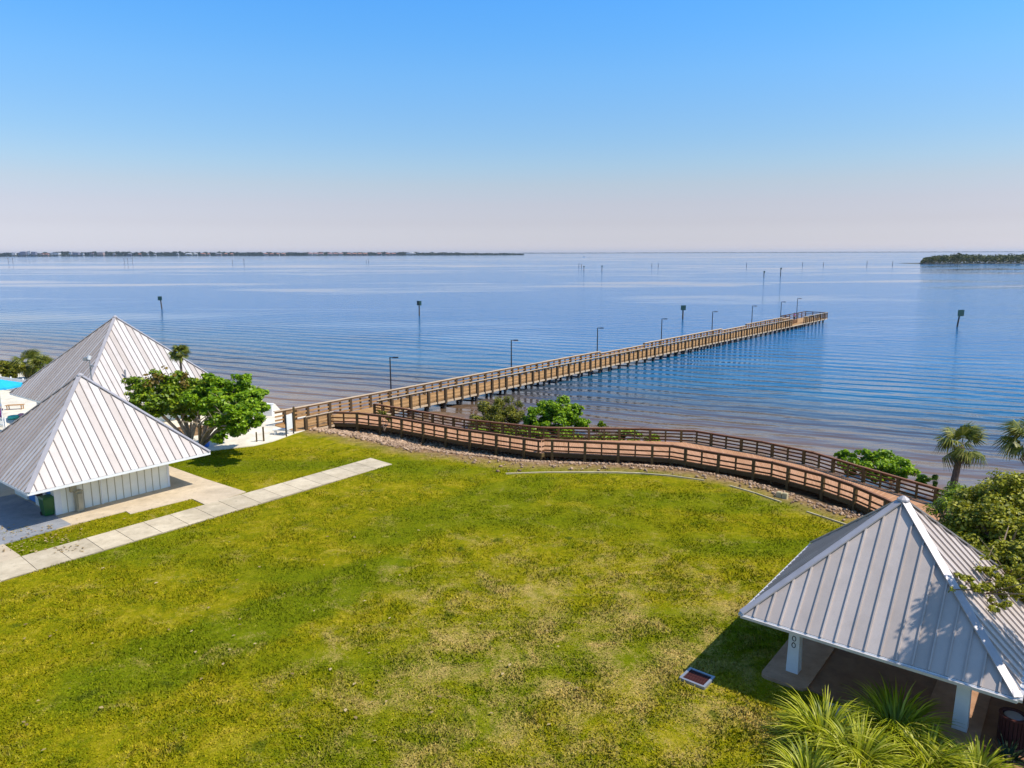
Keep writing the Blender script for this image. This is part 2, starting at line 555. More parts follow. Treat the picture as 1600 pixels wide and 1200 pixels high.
M['palm_bark'] = mat_plain('palm_bark', (0.17, 0.11, 0.075), 0.95, 0.4, 9, 0, 0.9)
M['leaf_bright'] = mat_leaf('bright_round_leaf', (0.075, 0.165, 0.003), (0.26, 0.43, 0.006), (0.46, 0.58, 0.03), 0.45, 0.4)
M['leaf_mid'] = mat_leaf('mid_green_leaf', (0.065, 0.12, 0.004), (0.22, 0.33, 0.006), (0.42, 0.44, 0.02), 0.5, 0.3)
M['leaf_olive'] = mat_leaf('olive_small_leaf', (0.07, 0.095, 0.004), (0.34, 0.34, 0.010), (0.66, 0.60, 0.08), 0.5, 0.35)
M['leaf_willow'] = mat_leaf('willowy_leaf', (0.07, 0.09, 0.004), (0.22, 0.22, 0.010), (0.38, 0.33, 0.04), 0.5, 0.35)
M['leaf_rust'] = mat_leaf('rusty_leaf', (0.12, 0.08, 0.01), (0.22, 0.15, 0.02), (0.3, 0.2, 0.03))
M['leaf_dark'] = mat_leaf('mangrove_leaf', (0.02, 0.04, 0.006), (0.075, 0.09, 0.008), (0.15, 0.14, 0.015))
M['frond'] = mat_leaf('palm_frond', (0.04, 0.065, 0.006), (0.17, 0.19, 0.015), (0.48, 0.44, 0.10), 0.45, 0.25)
M['frond_dead'] = mat_leaf('dead_frond', (0.10, 0.08, 0.03), (0.24, 0.20, 0.08))
M['strap'] = mat_leaf('strap_grass', (0.16, 0.21, 0.005), (0.50, 0.51, 0.015), (0.80, 0.74, 0.17), 0.45, 0.42)
M['yucca'] = mat_leaf('dark_strap_leaf', (0.01, 0.03, 0.01), (0.03, 0.07, 0.02))
M['stone'] = mat_wood('riprap_stone', (0.17, 0.10, 0.055), (0.58, 0.40, 0.26), 0.9, 0.6)
M['farwall'] = mat_plain('far_white_wall', (0.56, 0.55, 0.54), 0.7, 0.05)
M['fargrey'] = mat_plain('far_grey_wall', (0.20, 0.20, 0.25), 0.7, 0.08)
M['farpink'] = mat_plain('far_salmon_wall', (0.40, 0.28, 0.24), 0.7, 0.08)
M['farroof'] = mat_plain('far_terracotta_roof', (0.42, 0.17, 0.10), 0.8, 0.12)
M['farroof_grey'] = mat_plain('far_grey_roof', (0.25, 0.25, 0.28), 0.8, 0.12)
M['farwin'] = mat_plain('far_window_glass', (0.05, 0.07, 0.11), 0.2, 0.1)
M['farland'] = mat_plain('far_land_soil', (0.09, 0.09, 0.07), 0.95, 0.3, 0.01)
M['fartree'] = mat_leaf('far_tree_leaf', (0.012, 0.026, 0.014), (0.035, 0.055, 0.022))
M['sign_green'] = mat_plain('dark_green_board', (0.015, 0.06, 0.05), 0.5, 0.15)
M['sign_red'] = mat_plain('dark_red_board', (0.10, 0.03, 0.03), 0.5, 0.15)
M['marker_pile'] = mat_wood('marker_pile_wood', (0.05, 0.04, 0.035), (0.11, 0.085, 0.07))
M['red_slat'] = mat_wood('red_slat', (0.055, 0.015, 0.013), (0.10, 0.028, 0.022))
M['cyan'] = mat_plain('cyan_canvas', (0.01, 0.42, 0.72), 0.7, 0.08)
M['blue_plastic'] = mat_plain('blue_plastic', (0.03, 0.16, 0.62), 0.4, 0.1)
M['teal'] = mat_plain('teal_vinyl', (0.08, 0.55, 0.40), 0.5, 0.1)
M['pink'] = mat_plain('pink_vinyl', (0.75, 0.30, 0.34), 0.5, 0.1)
M['tan_wood'] = mat_wood('tan_bench_wood', (0.32, 0.16, 0.05), (0.48, 0.26, 0.09))
M['skin'] = mat_plain('skin', (0.42, 0.25, 0.17), 0.55, 0.08)
M['hair'] = mat_plain('dark_hair', (0.025, 0.018, 0.014), 0.6, 0.2)
M['shirt_blue'] = mat_plain('blue_cloth', (0.05, 0.16, 0.58), 0.85, 0.1)
M['shirt_purple'] = mat_plain('purple_cloth', (0.24, 0.05, 0.24), 0.85, 0.1)
M['trousers'] = mat_plain('dark_cloth', (0.03, 0.03, 0.05), 0.85, 0.1)
M['boat'] = mat_plain('white_gelcoat', (0.80, 0.80, 0.80), 0.3, 0.03)
M['litter'] = mat_leaf('fallen_leaf', (0.25, 0.16, 0.06), (0.50, 0.36, 0.16), (0.65, 0.5, 0.25))

# ------------------------------------------------------------------ terrain and water
SHORE = np.array([(-400, 262), (-120, 130), (-70, 102), (-50, 90), (-35, 81), (-24, 75), (-15, 70.5), (-9, 66.8), (-3.5, 62.6), (3, 59.8), (10, 58.9),
                  (15, 57.6), (19.5, 54.4), (22.6, 51.3), (24.8, 47.6), (28, 42.8), (33, 34), (40, 20), (50, 0), (70, -60), (160, -400)], float)


def shore_dist(xy):
    """signed distance to the waterline, positive seaward"""
    xy = np.asarray(xy, float)
    best = np.full(len(xy), 1e9); sgn = np.ones(len(xy))
    for a, b in zip(SHORE[:-1], SHORE[1:]):
        d = b - a; L2 = d @ d
        t = np.clip(((xy - a) @ d) / L2, 0, 1)
        q = xy - (a + t[:, None] * d)
        dist = np.hypot(q[:, 0], q[:, 1])
        cr = d[0] * (xy[:, 1] - a[1]) - d[1] * (xy[:, 0] - a[0])
        m = dist < best - 1e-9
        best[m] = dist[m]; sgn[m] = np.where(cr[m] > 0, 1, -1)
    return best * sgn


WATER_Z = -0.9


def ground_z(xy):
    d = shore_dist(xy)                      # + seaward
    t = np.clip((d + 8.9) / 4.0, 0, 1)
    z = -0.72 * t * t * (3 - 2 * t) - 0.18 * np.clip((d + 6) / 6, 0, 1)
    z = np.where(d > 0, -0.9 - 0.16 * np.minimum(d, 8), z)
    return z


def gz(x, y):
    return float(ground_z(np.array([[x, y]]))[0])


def axis(lo, hi, a, b, step):
    core = np.arange(a, b + 1e-6, step)
    left = a - np.cumsum(step * 1.35 ** np.arange(1, 40)); left = left[left > lo][::-1]
    right = b + np.cumsum(step * 1.35 ** np.arange(1, 40)); right = right[right < hi]
    return np.concatenate([[lo], left, core, right, [hi]])


gx = axis(-420, 200, -48, 36, 0.6)
gy = axis(-400, 290, 14, 84, 0.6)
XX, YY = np.meshgrid(gx, gy)
xy = np.stack([XX.ravel(), YY.ravel()], 1)
sd = shore_dist(xy)
zz = ground_z(xy)
lump = np.array([mnoise.noise(Vector((x * 0.25, y * 0.25, 0))) * 0.06 + mnoise.noise(Vector((x * 0.9, y * 0.9, 3))) * 0.02 for x, y in xy])
zz = zz + np.where(sd < -9, lump * 0.6 - 0.02, lump * 1.5)
nx_, ny_ = len(gx), len(gy)
ii, jj = np.meshgrid(np.arange(nx_ - 1), np.arange(ny_ - 1))
b0 = (jj * nx_ + ii).ravel()
gf = np.stack([b0, b0 + 1, b0 + nx_ + 1, b0 + nx_], 1)
# drop cells far out at sea
keep = sd[gf].min(axis=1) < 60
gf = gf[keep]
used = np.unique(gf)
remap = -np.ones(len(xy), int); remap[used] = np.arange(len(used))
gr = link_mesh('ground', np.column_stack([xy, zz])[used], remap[gf], M['ground'], smooth=True)
tag(gr, kind='structure')
at_ = gr.data.attributes.new('shore', 'FLOAT', 'POINT')
at_.data.foreach_set('value', (-sd[used]).astype(np.float32))     # metres inland

radii = np.concatenate([[0.0], 24 * 1.085 ** np.arange(0, 92)])
NS = 300
th = np.linspace(0, 2 * np.pi, NS, endpoint=False)
wv = [(0, 0, WATER_Z)]
for r_ in radii[1:]:
    wv += [(r_ * math.sin(t), r_ * math.cos(t), WATER_Z) for t in th]
wf = [(0, 1 + (k + 1) % NS, 1 + k) for k in range(NS)]
for i in range(len(radii) - 2):
    o1, o2 = 1 + i * NS, 1 + (i + 1) * NS
    for k in range(NS):
        wf.append((o1 + k, o1 + (k + 1) % NS, o2 + (k + 1) % NS, o2 + k))
wat = link_mesh('water', wv, wf, M['water'], smooth=True)
tag(wat, kind='structure')
wat.data.attributes.new('shore', 'FLOAT', 'POINT').data.foreach_set('value', shore_dist(np.array(wv)[:, :2]).astype(np.float32))


# ------------------------------------------------------------------ paving
def ppoly(pts): return [P(*q) for q in pts]


def slab(name, poly, z, mat, thick=0.25):
    o = MB().prism(poly, z - thick, z).build(name, mat)
    return tag(o, kind='structure')


def panels(name, a0, a1, b0, b1, n, z, mat, gap=0.02):
    """a paved strip cast in n panels between edge a0->a1 and edge b0->b1"""
    mb = MB()
    a0, a1, b0, b1 = (Vector((*q, 0)) for q in (a0, a1, b0, b1))
    L = (a1 - a0).length
    for i in range(n):
        t0, t1 = i / n + gap / L / 2, (i + 1) / n - gap / L / 2
        q = [a0.lerp(a1, t0), a0.lerp(a1, t1), b0.lerp(b1, t1), b0.lerp(b1, t0)]
        mb.prism([(p.x, p.y) for p in q], z - 0.2, z)
    mb.prism([(p.x, p.y) for p in (a0, a1, b1, b0)], z - 0.3, z - 0.03)
    return tag(mb.build(name, mat), kind='structure')


wa1, wb1 = P(612, 726), P(579, 716.5)
wa0 = Vector((*P(612, 726), 0)) + (Vector((*P(0, 909), 0)) - Vector((*P(612, 726), 0))) * 1.25
dW = Vector((*wa1, 0)) - wa0
wb0 = Vector((*wb1, 0)) - dW
panels('walkway', (wa0.x, wa0.y), wa1, (wb0.x, wb0.y), wb1, 20, 0.055, M['walk'], 0.035)
slab('apron', ppoly([(52, 820), (72, 831), (196, 799), (203, 803.5), (299, 779.5), (322, 790), (384, 769), (318, 748), (262, 728), (150, 700), (-120, 742), (-190, 860), (0, 834)]), 0.03, M['pad'])
slab('plaza', [(-90, 48), (-36, 41), (-30, 48), (-25, 54.5), (-23, 60), (-21.5, 68), (-24, 73), (-34, 79), (-50, 87), (-90, 105)], 0.022, M['sandpad'])
slab('side_path', ppoly([(0, 848), (31, 869), (-40, 900), (-120, 860), (-60, 835)]), 0.042, M['pad'])
slab('beach_path', ppoly([(318, 706), (395, 697), (425, 690), (462, 677), (492, 668), (478, 650), (430, 652), (380, 658), (330, 668), (300, 690)]), 0.05, M['sandpad'])
slab('grass_bed', ppoly([(288, 684), (330, 677), (334, 668), (300, 664), (262, 672)]), 0.07, M['ground'], 0.1)

kp = [P(*q) for q in [(690, 741), (740, 744), (790, 740.5), (850, 738.5), (900, 738), (960, 738.5), (1000, 740), (1050, 744), (1100, 751), (1140, 759.5), (1180, 771), (1220, 785), (1260, 800), (1300, 813), (1345, 828)]]
mb = MB()
for i, (a, b) in enumerate(zip(kp[:-1], kp[1:])):
    if i < 2 or i in (8, 11): continue
    w_ = 0.13 if 2 <= i <= 6 else 0.09
    mb.beam((*a, 0.0), (*b, 0.0), w_, 0.09 + w_ * .3)
tag(mb.build('kerb', M['kerb']), kind='structure')

# ------------------------------------------------------------------ grass blades (stuff)
def in_poly(pts, poly):
    x, y = pts[:, 0], pts[:, 1]
    c = np.zeros(len(pts), bool)
    n = len(poly)
    for i in range(n):
        x0, y0 = poly[i]; x1, y1 = poly[(i + 1) % n]
        cond = ((y0 > y) != (y1 > y)) & (x < (x1 - x0) * (y - y0) / (y1 - y0 + 1e-12) + x0)
        c ^= cond
    return c


def project(xyz):
    x, y, z = xyz[:, 0], xyz[:, 1], xyz[:, 2] - CAM_H
    d = y * math.cos(PITCH) - z * math.sin(PITCH)
    up = y * math.sin(PITCH) + z * math.cos(PITCH)
    return 800 + F_PX * x / d, 600 - F_PX * up / d


NB = 330000
yb = 15 + 41 * RNG.random(NB * 2) ** 1.35
xb = (RNG.random(NB * 2) * 2 - 1) * (yb * 0.86 + 2)
pts = np.stack([xb, yb], 1)
sdb = -shore_dist(pts)
ok = sdb > 9.2 + RNG.random(len(pts)) * 2.2
bx_, by_ = project(np.column_stack([pts, np.zeros(len(pts))]))
for poly in (ppoly([(52, 820), (72, 831), (196, 799), (203, 803.5), (299, 779.5), (322, 790), (384, 769), (318, 748), (262, 728), (150, 700), (-120, 742), (-190, 860), (0, 834)]),
             [(wa0.x, wa0.y), wa1, wb1, (wb0.x, wb0.y)], ppoly([(318, 706), (395, 697), (425, 690), (462, 677), (492, 668), (478, 650), (300, 660)]),
             [(-36, 41), (-30, 48), (-25, 54.5), (-23, 60), (-21.5, 68), (-50, 87), (-90, 48)],
             ppoly([(0, 848), (31, 869), (-40, 900), (-120, 860), (-60, 835)]),
             [P(1195, 1050), P(1262, 1084), P(1240, 1215), (24, 13), (24, 30), P(1300, 960)],
             ppoly([(1056, 1062), (1076, 1042), (1118, 1058), (1102, 1082)])):
    ok &= ~in_poly(pts, poly)
pts = pts[ok][:NB]
n = len(pts)
zb = ground_z(pts)
lum = np.array([mnoise.noise(Vector((x * 0.25, y * 0.25, 0))) * 0.06 + mnoise.noise(Vector((x * 0.9, y * 0.9, 3))) * 0.02 for x, y in pts]) * 0.6 - 0.025
zb = np.where(shore_dist(pts) < -9, zb + lum, zb)
hgt = (0.05 + 0.07 * RNG.random(n)) * (0.75 + 0.9 * np.array([mnoise.noise(Vector((x * 0.6, y * 0.6, 9))) for x, y in pts]))
ang = RNG.random(n) * 2 * np.pi
wid = 0.018 + 0.026 * RNG.random(n)
lean = (RNG.random((n, 2)) - 0.5) * 0.16
base = np.column_stack([pts, zb])
dvec = np.column_stack([np.cos(ang), np.sin(ang), np.zeros(n)]) * wid[:, None]
tip = base + np.column_stack([lean, hgt])
V = np.empty((n, 3, 3)); V[:, 0] = base - dvec; V[:, 1] = base + dvec; V[:, 2] = tip
gb = link_mesh('lawn_grass', V.reshape(-1, 3), np.arange(n * 3).reshape(n, 3), M['blades'])
tag(gb, kind='stuff')
gb.data.attributes.new('shore', 'FLOAT', 'POINT').data.foreach_set('value', np.full(n * 3, 40.0, np.float32))


# ------------------------------------------------------------------ hip roof pavilions
def roof_parts(root, cx, cy, s, thd, ze, za, m_panel, m_cap, sp=0.457, rib=(0.04, 0.055), cap_w=0.26, fascia_mat=None, m_seam=None):
    u = Vector((math.cos(thd), math.sin(thd), 0)); nn = Vector((-u.y, u.x, 0))
    c = Vector((cx, cy, 0)); h = s / 2
    cor = [c - h * u - h * nn, c + h * u - h * nn, c + h * u + h * nn, c - h * u + h * nn]
    apex = Vector((cx, cy, za))
    panels_, ribs, caps, fas = MB(), MB(), MB(), MB()
    for k in range(4):
        a = cor[k] + Vector((0, 0, ze)); b = cor[(k + 1) % 4] + Vector((0, 0, ze))
        e = (b - a).normalized()
        mid = (a + b) / 2
        up = apex - mid
        nrm = e.cross(up).normalized()
        if nrm.z < 0: nrm = -nrm
        npan = int(round(s / sp))
        for i in range(npan):
            t0, t1 = i / npan, (i + 1) / npan
            def top(t): return 1 - abs(2 * t - 1)
            q = [a + (b - a) * t0, a + (b - a) * t1, a + (b - a) * t1 + up * top(t1)]
            lift = nrm * (0.002 * ((i * 7) % 3))
            if t0 < 0.5 < t1:
                q += [apex, a + (b - a) * t0 + up * top(t0)]
            else:
                q += [a + (b - a) * t0 + up * top(t0)]
            q = [w + lift for w in q]
            if (q[-1] - q[0]).length < 1e-4: q = q[:-1]
            if len(q) > 3 and (q[1] - q[2]).length < 1e-4: q.pop(2)
            panels_.add(q, [tuple(range(len(q)))])
        for i in range(1, npan):
            t = i / npan
            tl = 1 - abs(2 * t - 1)
            p0 = a + (b - a) * t + nrm * (rib[1] / 2)
            p1 = p0 + up * max(0.02, tl - 0.012)
            ribs.beam(p0, p1, rib[0], rib[1], nrm)
        # hip cap
        hipd = (apex - a)
        caps.beam(a + Vector((0, 0, 0.045)) - hipd.normalized() * 0.02, apex + Vector((0, 0, 0.045)), cap_w, 0.05, Vector((0, 0, 1)))
        fas.beam(a + Vector((0, 0, -0.085)), b + Vector((0, 0, -0.085)), 0.05, 0.14)
    caps.lathe(apex + Vector((0, 0, -0.02)), [(0.22, 0.0), (0.20, 0.06), (0.05, 0.16)], 8)
    # underside / soffit as a closed solid below the panels
    sof = MB()
    low = [q + Vector((0, 0, ze - 0.05)) for q in cor]
    sof.add(low + [apex - Vector((0, 0, 0.12))], [(3, 2, 1, 0), (0, 1, 4), (1, 2, 4), (2, 3, 4), (3, 0, 4)])
    r = panels_.build('roof', m_panel, root)
    ribs.build('seam', m_seam or m_panel, r)
    caps.build('hip_cap', m_cap, r)
    fas.build('fascia', fascia_mat or M['white'], r)
    sof.build('soffit', M['white'], r)
    return u, nn, cor, r


# front building ----------------------------------------------------
cx, cy, s_, th_, ze_, za_ = -26.988, 45.371, 10.506, 0.9048, 2.33, 7.562
fb = thing('pool_house', (cx, cy, 0.03), 'white boarded pool house under the nearer of the two big white metal pyramid roofs', 'building')
u, nn, cor, fr = roof_parts(fb, cx, cy, s_, th_, ze_, za_, M['roof_white'], M['cap_roof'], m_seam=M['seam_brown'])
A0 = cor[0]
def fbp(a, b, z=0.0): return A0 + u * a + nn * b + Vector((0, 0, z))
u0, u1, n0, n1 = 2.0, 8.75, 2.12, 8.4
wall = MB()
WT = 2.75
zc = 0.03 + WT / 2
wall.box(fbp((u0 + u1) / 2, n0 + 0.1, zc), (u1 - u0, 0.2, WT), u)
wall.box(fbp(u1 - 0.1, (n0 + n1) / 2 + 0.1, zc), (0.2, n1 - n0 - 0.2, WT), u)
wall.box(fbp((u0 + u1) / 2, n1 + 0.1, zc), (u1 - u0, 0.2, WT), u)
# left wall with two door openings
segs = [(n0 + 0.2, n0 + 0.55), (n0 + 1.5, n0 + 3.1), (n0 + 4.4, n1)]
for a, b in segs: wall.box(fbp(u0 + 0.1, (a + b) / 2, zc), (0.2, b - a, WT), u)
for a, b in ((n0 + 0.55, n0 + 1.5), (n0 + 3.1, n0 + 4.4)):
    wall.box(fbp(u0 + 0.1, (a + b) / 2, 0.03 + 2.45), (0.2, b - a, 0.6), u)
wl_ = wall.build('wall', M['wall'], fb)
bat = MB()
k_ = u0 + 0.62
while k_ < u1 - 0.2:
    bat.box(fbp(k_, n0 - 0.012, zc), (0.035, 0.024, WT - 0.02), u); k_ += 0.457
k_ = n0 + 0.6
while k_ < n1:
    bat.box(fbp(u1 + 0.012, k_, zc), (0.024, 0.035, WT - 0.02), u); k_ += 0.457
bat.build('batten', M['beige'], wl_)
tr = MB()
tr.box(fbp(u0 + 0.135, n0 - 0.02, zc), (0.36, 0.05, WT - 0.03), u)
tr.box(fbp(u0 - 0.02, n0 + 0.16, zc), (0.05, 0.3, WT - 0.03), u)
tr.build('corner_trim', M['white'], wl_)
MB().box(fbp(u1 - 0.07, n0 - 0.02, zc), (0.14, 0.05, WT - 0.03), u).build('corner_trim', M['white'], wl_)
for a, b in ((n0 + 0.55, n0 + 1.5), (n0 + 3.1, n0 + 4.4)):
    d_ = MB().box(fbp(u0 + 0.12, (a + b) / 2, 0.05 + 1.07), (0.06, b - a - 0.02, 2.12), u).build('door', M['blue_door'], fb)
    MB().box(fbp(u0 + 0.06, b - 0.12, 1.05), (0.06, 0.12, 0.04), u).build('handle', M['metal_grey'], d_)
ds = MB().tube([fbp(4.5, n0 - 0.16, 2.2), fbp(4.5, n0 - 0.16, 0.05)], 0.035, 6).build('downspout', M['white'], fb)
eb = MB()
eb.box(fbp(u0 + 0.95, n0 - 0.14, 1.5), (0.34, 0.2, 0.5), u)
eb.box(fbp(u0 + 0.95, n0 - 0.14, 1.77), (0.38, 0.24, 0.04), u)
eb.build('meter_box', M['beige'], fb)
eb = MB()
eb.box(fbp(u0 + 1.15, n0 - 0.26, 0.65), (0.36, 0.36, 1.2), u)
eb.box(fbp(u0 + 1.15, n0 - 0.27, 1.27), (0.40, 0.42, 0.05), u)
eb.box(fbp(u0 + 1.15, n0 - 0.48, 0.7), (0.26, 0.14, 0.9), u)
eb.build('electric_cabinet', M['beige'], fb)
dk = MB()
dk.box(fbp(u0 - 0.16, n0 + 2.3, 1.05), (0.30, 1.0, 0.36), u)
dk.box(fbp(u0 - 0.16, n0 + 2.3, 1.26), (0.24, 0.92, 0.06), u)
dk.build('window_box', M['dark'], fb)
slab('grey_paving', [tuple(fbp(-9, -1.0)[:2]), tuple(fbp(u0 - 0.1, -0.15)[:2]), tuple(fbp(u0 - 0.1, n1)[:2]), tuple(fbp(-9, n1 + 2)[:2])], 0.045, M['greypad'])

# green wheelie bin
gp = Vector((*P(75, 806), 0.05))
bn = thing('wheelie_bin', gp, 'green wheelie bin standing by the corner of the pool house', 'bin')
mb = MB()
def taper_box(mb, c, s0, s1, h, u):
    c = Vector(c); a = Vector((u[0], u[1], 0)).normalized(); b = Vector((-a.y, a.x, 0))
    vs = []
    for z, s in ((0, s0), (h, s1)):
        for i, j in ((-1, -1), (1, -1), (1, 1), (-1, 1)):
            vs.append(c + a * i * s[0] / 2 + b * j * s[1] / 2 + Vector((0, 0, z)))
    mb.add(vs, [(3, 2, 1, 0), (4, 5, 6, 7), (0, 1, 5, 4), (1, 2, 6, 5), (2, 3, 7, 6), (3, 0, 4, 7)])
taper_box(mb, gp + Vector((0, 0, 0.06)), (0.5, 0.55), (0.62, 0.75), 1.0, u)
mb.build('body', M['green_bin'], bn)
mb = MB(); taper_box(mb, gp + Vector((0, 0, 1.06)), (0.66, 0.80), (0.56, 0.66), 0.09, u); mb.beam(gp + u * 0.3 + nn * 0.42 + Vector((0, 0, 1.08)), gp - u * 0.3 + nn * 0.42 + Vector((0, 0, 1.08)), 0.05, 0.05)
mb.build('lid', M['green_lid'], bn)
for sg in (-1, 1):
    q = gp + u * 0.26 * sg + nn * 0.26 + Vector((0, 0, 0.12))
    MB().tube([q - u * 0.03, q + u * 0.03], 0.12, 12).build('wheel', M['rubber'], bn)

# back building -----------------------------------------------------
cx, cy, s_, th_, ze_, za_ = -36.129, 67.056, 13.541, 0.9305, 2.6, 9.3685
bb = thing('beach_pavilion', (cx, cy, 0.02), 'larger white metal pyramid roof nearest the water, behind the pool house', 'building')
u2, nn2, cor2, br = roof_parts(bb, cx, cy, s_, th_, ze_, za_, M['roof_white'], M['cap_roof'], m_seam=M['seam_brown'])
B0 = cor2[0]
def bbp(a, b, z=0.0): return B0 + u2 * a + nn2 * b + Vector((0, 0, z))
wall = MB()
wall.box(bbp(s_ / 2 + 1.2, 2.3, 1.5), (s_ - 5.6, 0.2, 2.96), u2)
wall.box(bbp(s_ - 1.8, s_ / 2, 1.5), (0.2, s_ - 4.2, 2.96), u2)
wall.box(bbp(s_ / 2 + 1.2, s_ - 2.3, 1.5), (s_ - 5.6, 0.2, 2.96), u2)
wall.box(bbp(4.2, s_ / 2, 1.5), (0.2, s_ - 4.8, 2.96), u2)
wall.build('wall', M['wall'], bb)
for q in ((1.5, 2.0), (1.5, 6.7), (1.5, s_ - 2.0)):
    MB().box(bbp(q[0], q[1], 1.29), (0.26, 0.26, 2.5), u2).build('column', M['white'], bb)
vp = at(195.6, 583, 62.6)
MB().tube([vp - Vector((0, 0, 0.6)), vp + Vector((0, 0, 0.3))], 0.07, 8).build('vent_pipe', M['metal_grey'], bb)

# mast with flood lamps ---------------------------------------------
mp_ = at(142.5, 588, 57.0)
bx0, by0 = mp_.x, 57.0
ms = thing('floodlight_mast', (bx0, by0, 0.02), 'slim grey mast with box floodlights rising between the two pyramid roofs', 'lamp post')
zt = at(140, 560, 57.0).z
MB().tube([(bx0, by0, 0.02), (bx0, by0, zt)], [0.07, 0.05], 8).build('pole', M['metal_grey'], ms)
f1 = MB(); f1.box((bx0 - 0.28, by0, zt - 0.05), (0.34, 0.3, 0.28), (1, 0.2)); f1.build('lamp_head', M['metal_grey'], ms)
f2 = MB(); f2.tube([(bx0, by0 - 0.1, zt - 0.08), (bx0 + 0.05, by0 - 0.02, zt + 0.22)], [0.12, 0.15], 10); f2.build('lamp_head', M['white'], ms)
f3 = MB(); f3.box((bx0 + 0.15, by0 - 0.03, zt - 0.6), (0.24, 0.2, 0.16), (1, 0)); f3.build('junction_box', M['metal_grey'], ms)

# picnic pavilion on the right --------------------------------------
cx, cy, s_, th_, ze_, za_ = 13.690, 24.647, 8.049, -0.67394, 2.52, 6.4486
pv = thing('picnic_pavilion', (cx, cy, 0.02), 'open picnic pavilion with grey standing-seam pyramid roof on white columns at lower right', 'pavilion')
u3, nn3, cor3, pr = roof_parts(pv, cx, cy, s_, th_, ze_, za_, M['roof_grey'], M['cap_roof'], 0.45, (0.045, 0.06), 0.27)
C0 = cor3[0]
def pvp(a, b, z=0.0): return C0 + u3 * a + nn3 * b + Vector((0, 0, z))
gut = MB()
for k in range(4):
    a = cor3[k]; b = cor3[(k + 1) % 4]
    out = (a + b) / 2 - Vector((cx, cy, 0)); out.normalize()
    gut.beam(a + out * 0.07 + Vector((0, 0, 2.44)), b + out * 0.07 + Vector((0, 0, 2.44)), 0.10, 0.09)
gut.build('gutter', M['stamped'] if False else M['cap_white'], pr)
for a, b in ((1.42, 1.62), (6.63, 1.62), (6.63, 6.45), (1.42, 6.45)):
    mb = MB(); taper_box(mb, pvp(a, b, 0.10), (0.42, 0.42), (0.34, 0.34), 2.45, u3)
    c_ = mb.build('column', M['white'], pv)
    if a < 2 and b < 2:
        # house number on the front face: two zeros one over the other
        nb = MB()
        for zc_ in (1.42, 1.17):
            pts_ = []
            cen = pvp(a, b - 0.205 + (zc_ - 0.1) * 0.016, zc_)
            for k in range(17):
                t = 2 * math.pi * k / 16
                pts_.append(cen + u3 * 0.062 * math.cos(t) + Vector((0, 0, 0.092 * math.sin(t))))
            nb.tube(pts_, 0.017, 5, False)
        nb.build('house_number', M['metal_dark'], c_)
def rounded(poly, r, n=5):
    out = []
    m = len(poly)
    for i in range(m):
        p0, p1, p2 = (Vector((*poly[(i + j - 1) % m], 0)) for j in range(3))
        a = p1 + (p0 - p1).normalized() * r; b = p1 + (p2 - p1).normalized() * r
        for k in range(n + 1):
            t = k / n
            q = a * (1 - t) ** 2 + p1 * 2 * t * (1 - t) + b * t ** 2
            out.append((q.x, q.y))
    return out
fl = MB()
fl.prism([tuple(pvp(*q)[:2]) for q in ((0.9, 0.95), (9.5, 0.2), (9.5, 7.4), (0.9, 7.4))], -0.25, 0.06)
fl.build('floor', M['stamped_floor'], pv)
sl_ = MB()
sl_.prism(rounded([tuple(pvp(*q)[:2]) for q in ((0.55, 0.62), (2.15, 0.62), (2.15, 7.6), (0.55, 7.6))], 0.28), -0.2, 0.11)
sl_.prism([tuple(pvp(*q)[:2]) for q in ((5.6, 0.75), (7.2, 0.62), (7.2, 7.6), (5.6, 7.6))], -0.2, 0.085)
sl_.build('column_plinth', M['stamped'], pv)

# flat-roofed porch beside it
pc = pvp(9.9, 4.0, 0.02)
fp = thing('flat_roof_porch', pc, 'low flat tan roof with white gutter beside the right side of the picnic pavilion', 'building')
mb = MB(); mb.box(pvp(10.2, 4.1, 2.02), (3.8, 4.4, 0.16), u3); mb.build('roof', M['kerb'], fp)
mb = MB(); mb.box(pvp(10.2, 1.84, 2.04), (3.96, 0.1, 0.22), u3); mb.box(pvp(8.25, 4.1, 2.04), (0.08, 4.41, 0.22), u3); mb.build('gutter', M['white'], fp)
mb = MB(); mb.box(pvp(10.3, 4.2, 0.98), (3.3, 3.9, 1.9), u3); mb.build('wall', M['red_slat'], fp)

# slatted litter bin
q = Vector((*P(1577, 1163), 0.06))
tb = thing('litter_bin', q, 'round dark red slatted litter bin beside the pavilion at the right edge', 'bin')
mb = MB()
for k in range(22):
    t = 2 * math.pi * k / 22
    mb.box(q + Vector((0.36 * math.cos(t), 0.36 * math.sin(t), 0.48)), (0.03, 0.085, 0.9), (math.cos(t), math.sin(t)))
mb.build('slat', M['red_slat'], tb)
mb = MB(); mb.lathe(q, [(0.33, 0.04), (0.34, 0.86)], 22); mb.build('liner', M['rubber'], tb)
mb = MB(); mb.lathe(q, [(0.40, 0.90), (0.40, 0.95), (0.30, 0.955), (0.29, 0.90)], 22); mb.build('rim', M['red_slat'], tb)
mb = MB(); mb.lathe(q, [(0.27, 0.90), (0.24, 0.93), (0.05, 0.95)], 22); mb.build('lid', M['metal_grey'], tb)

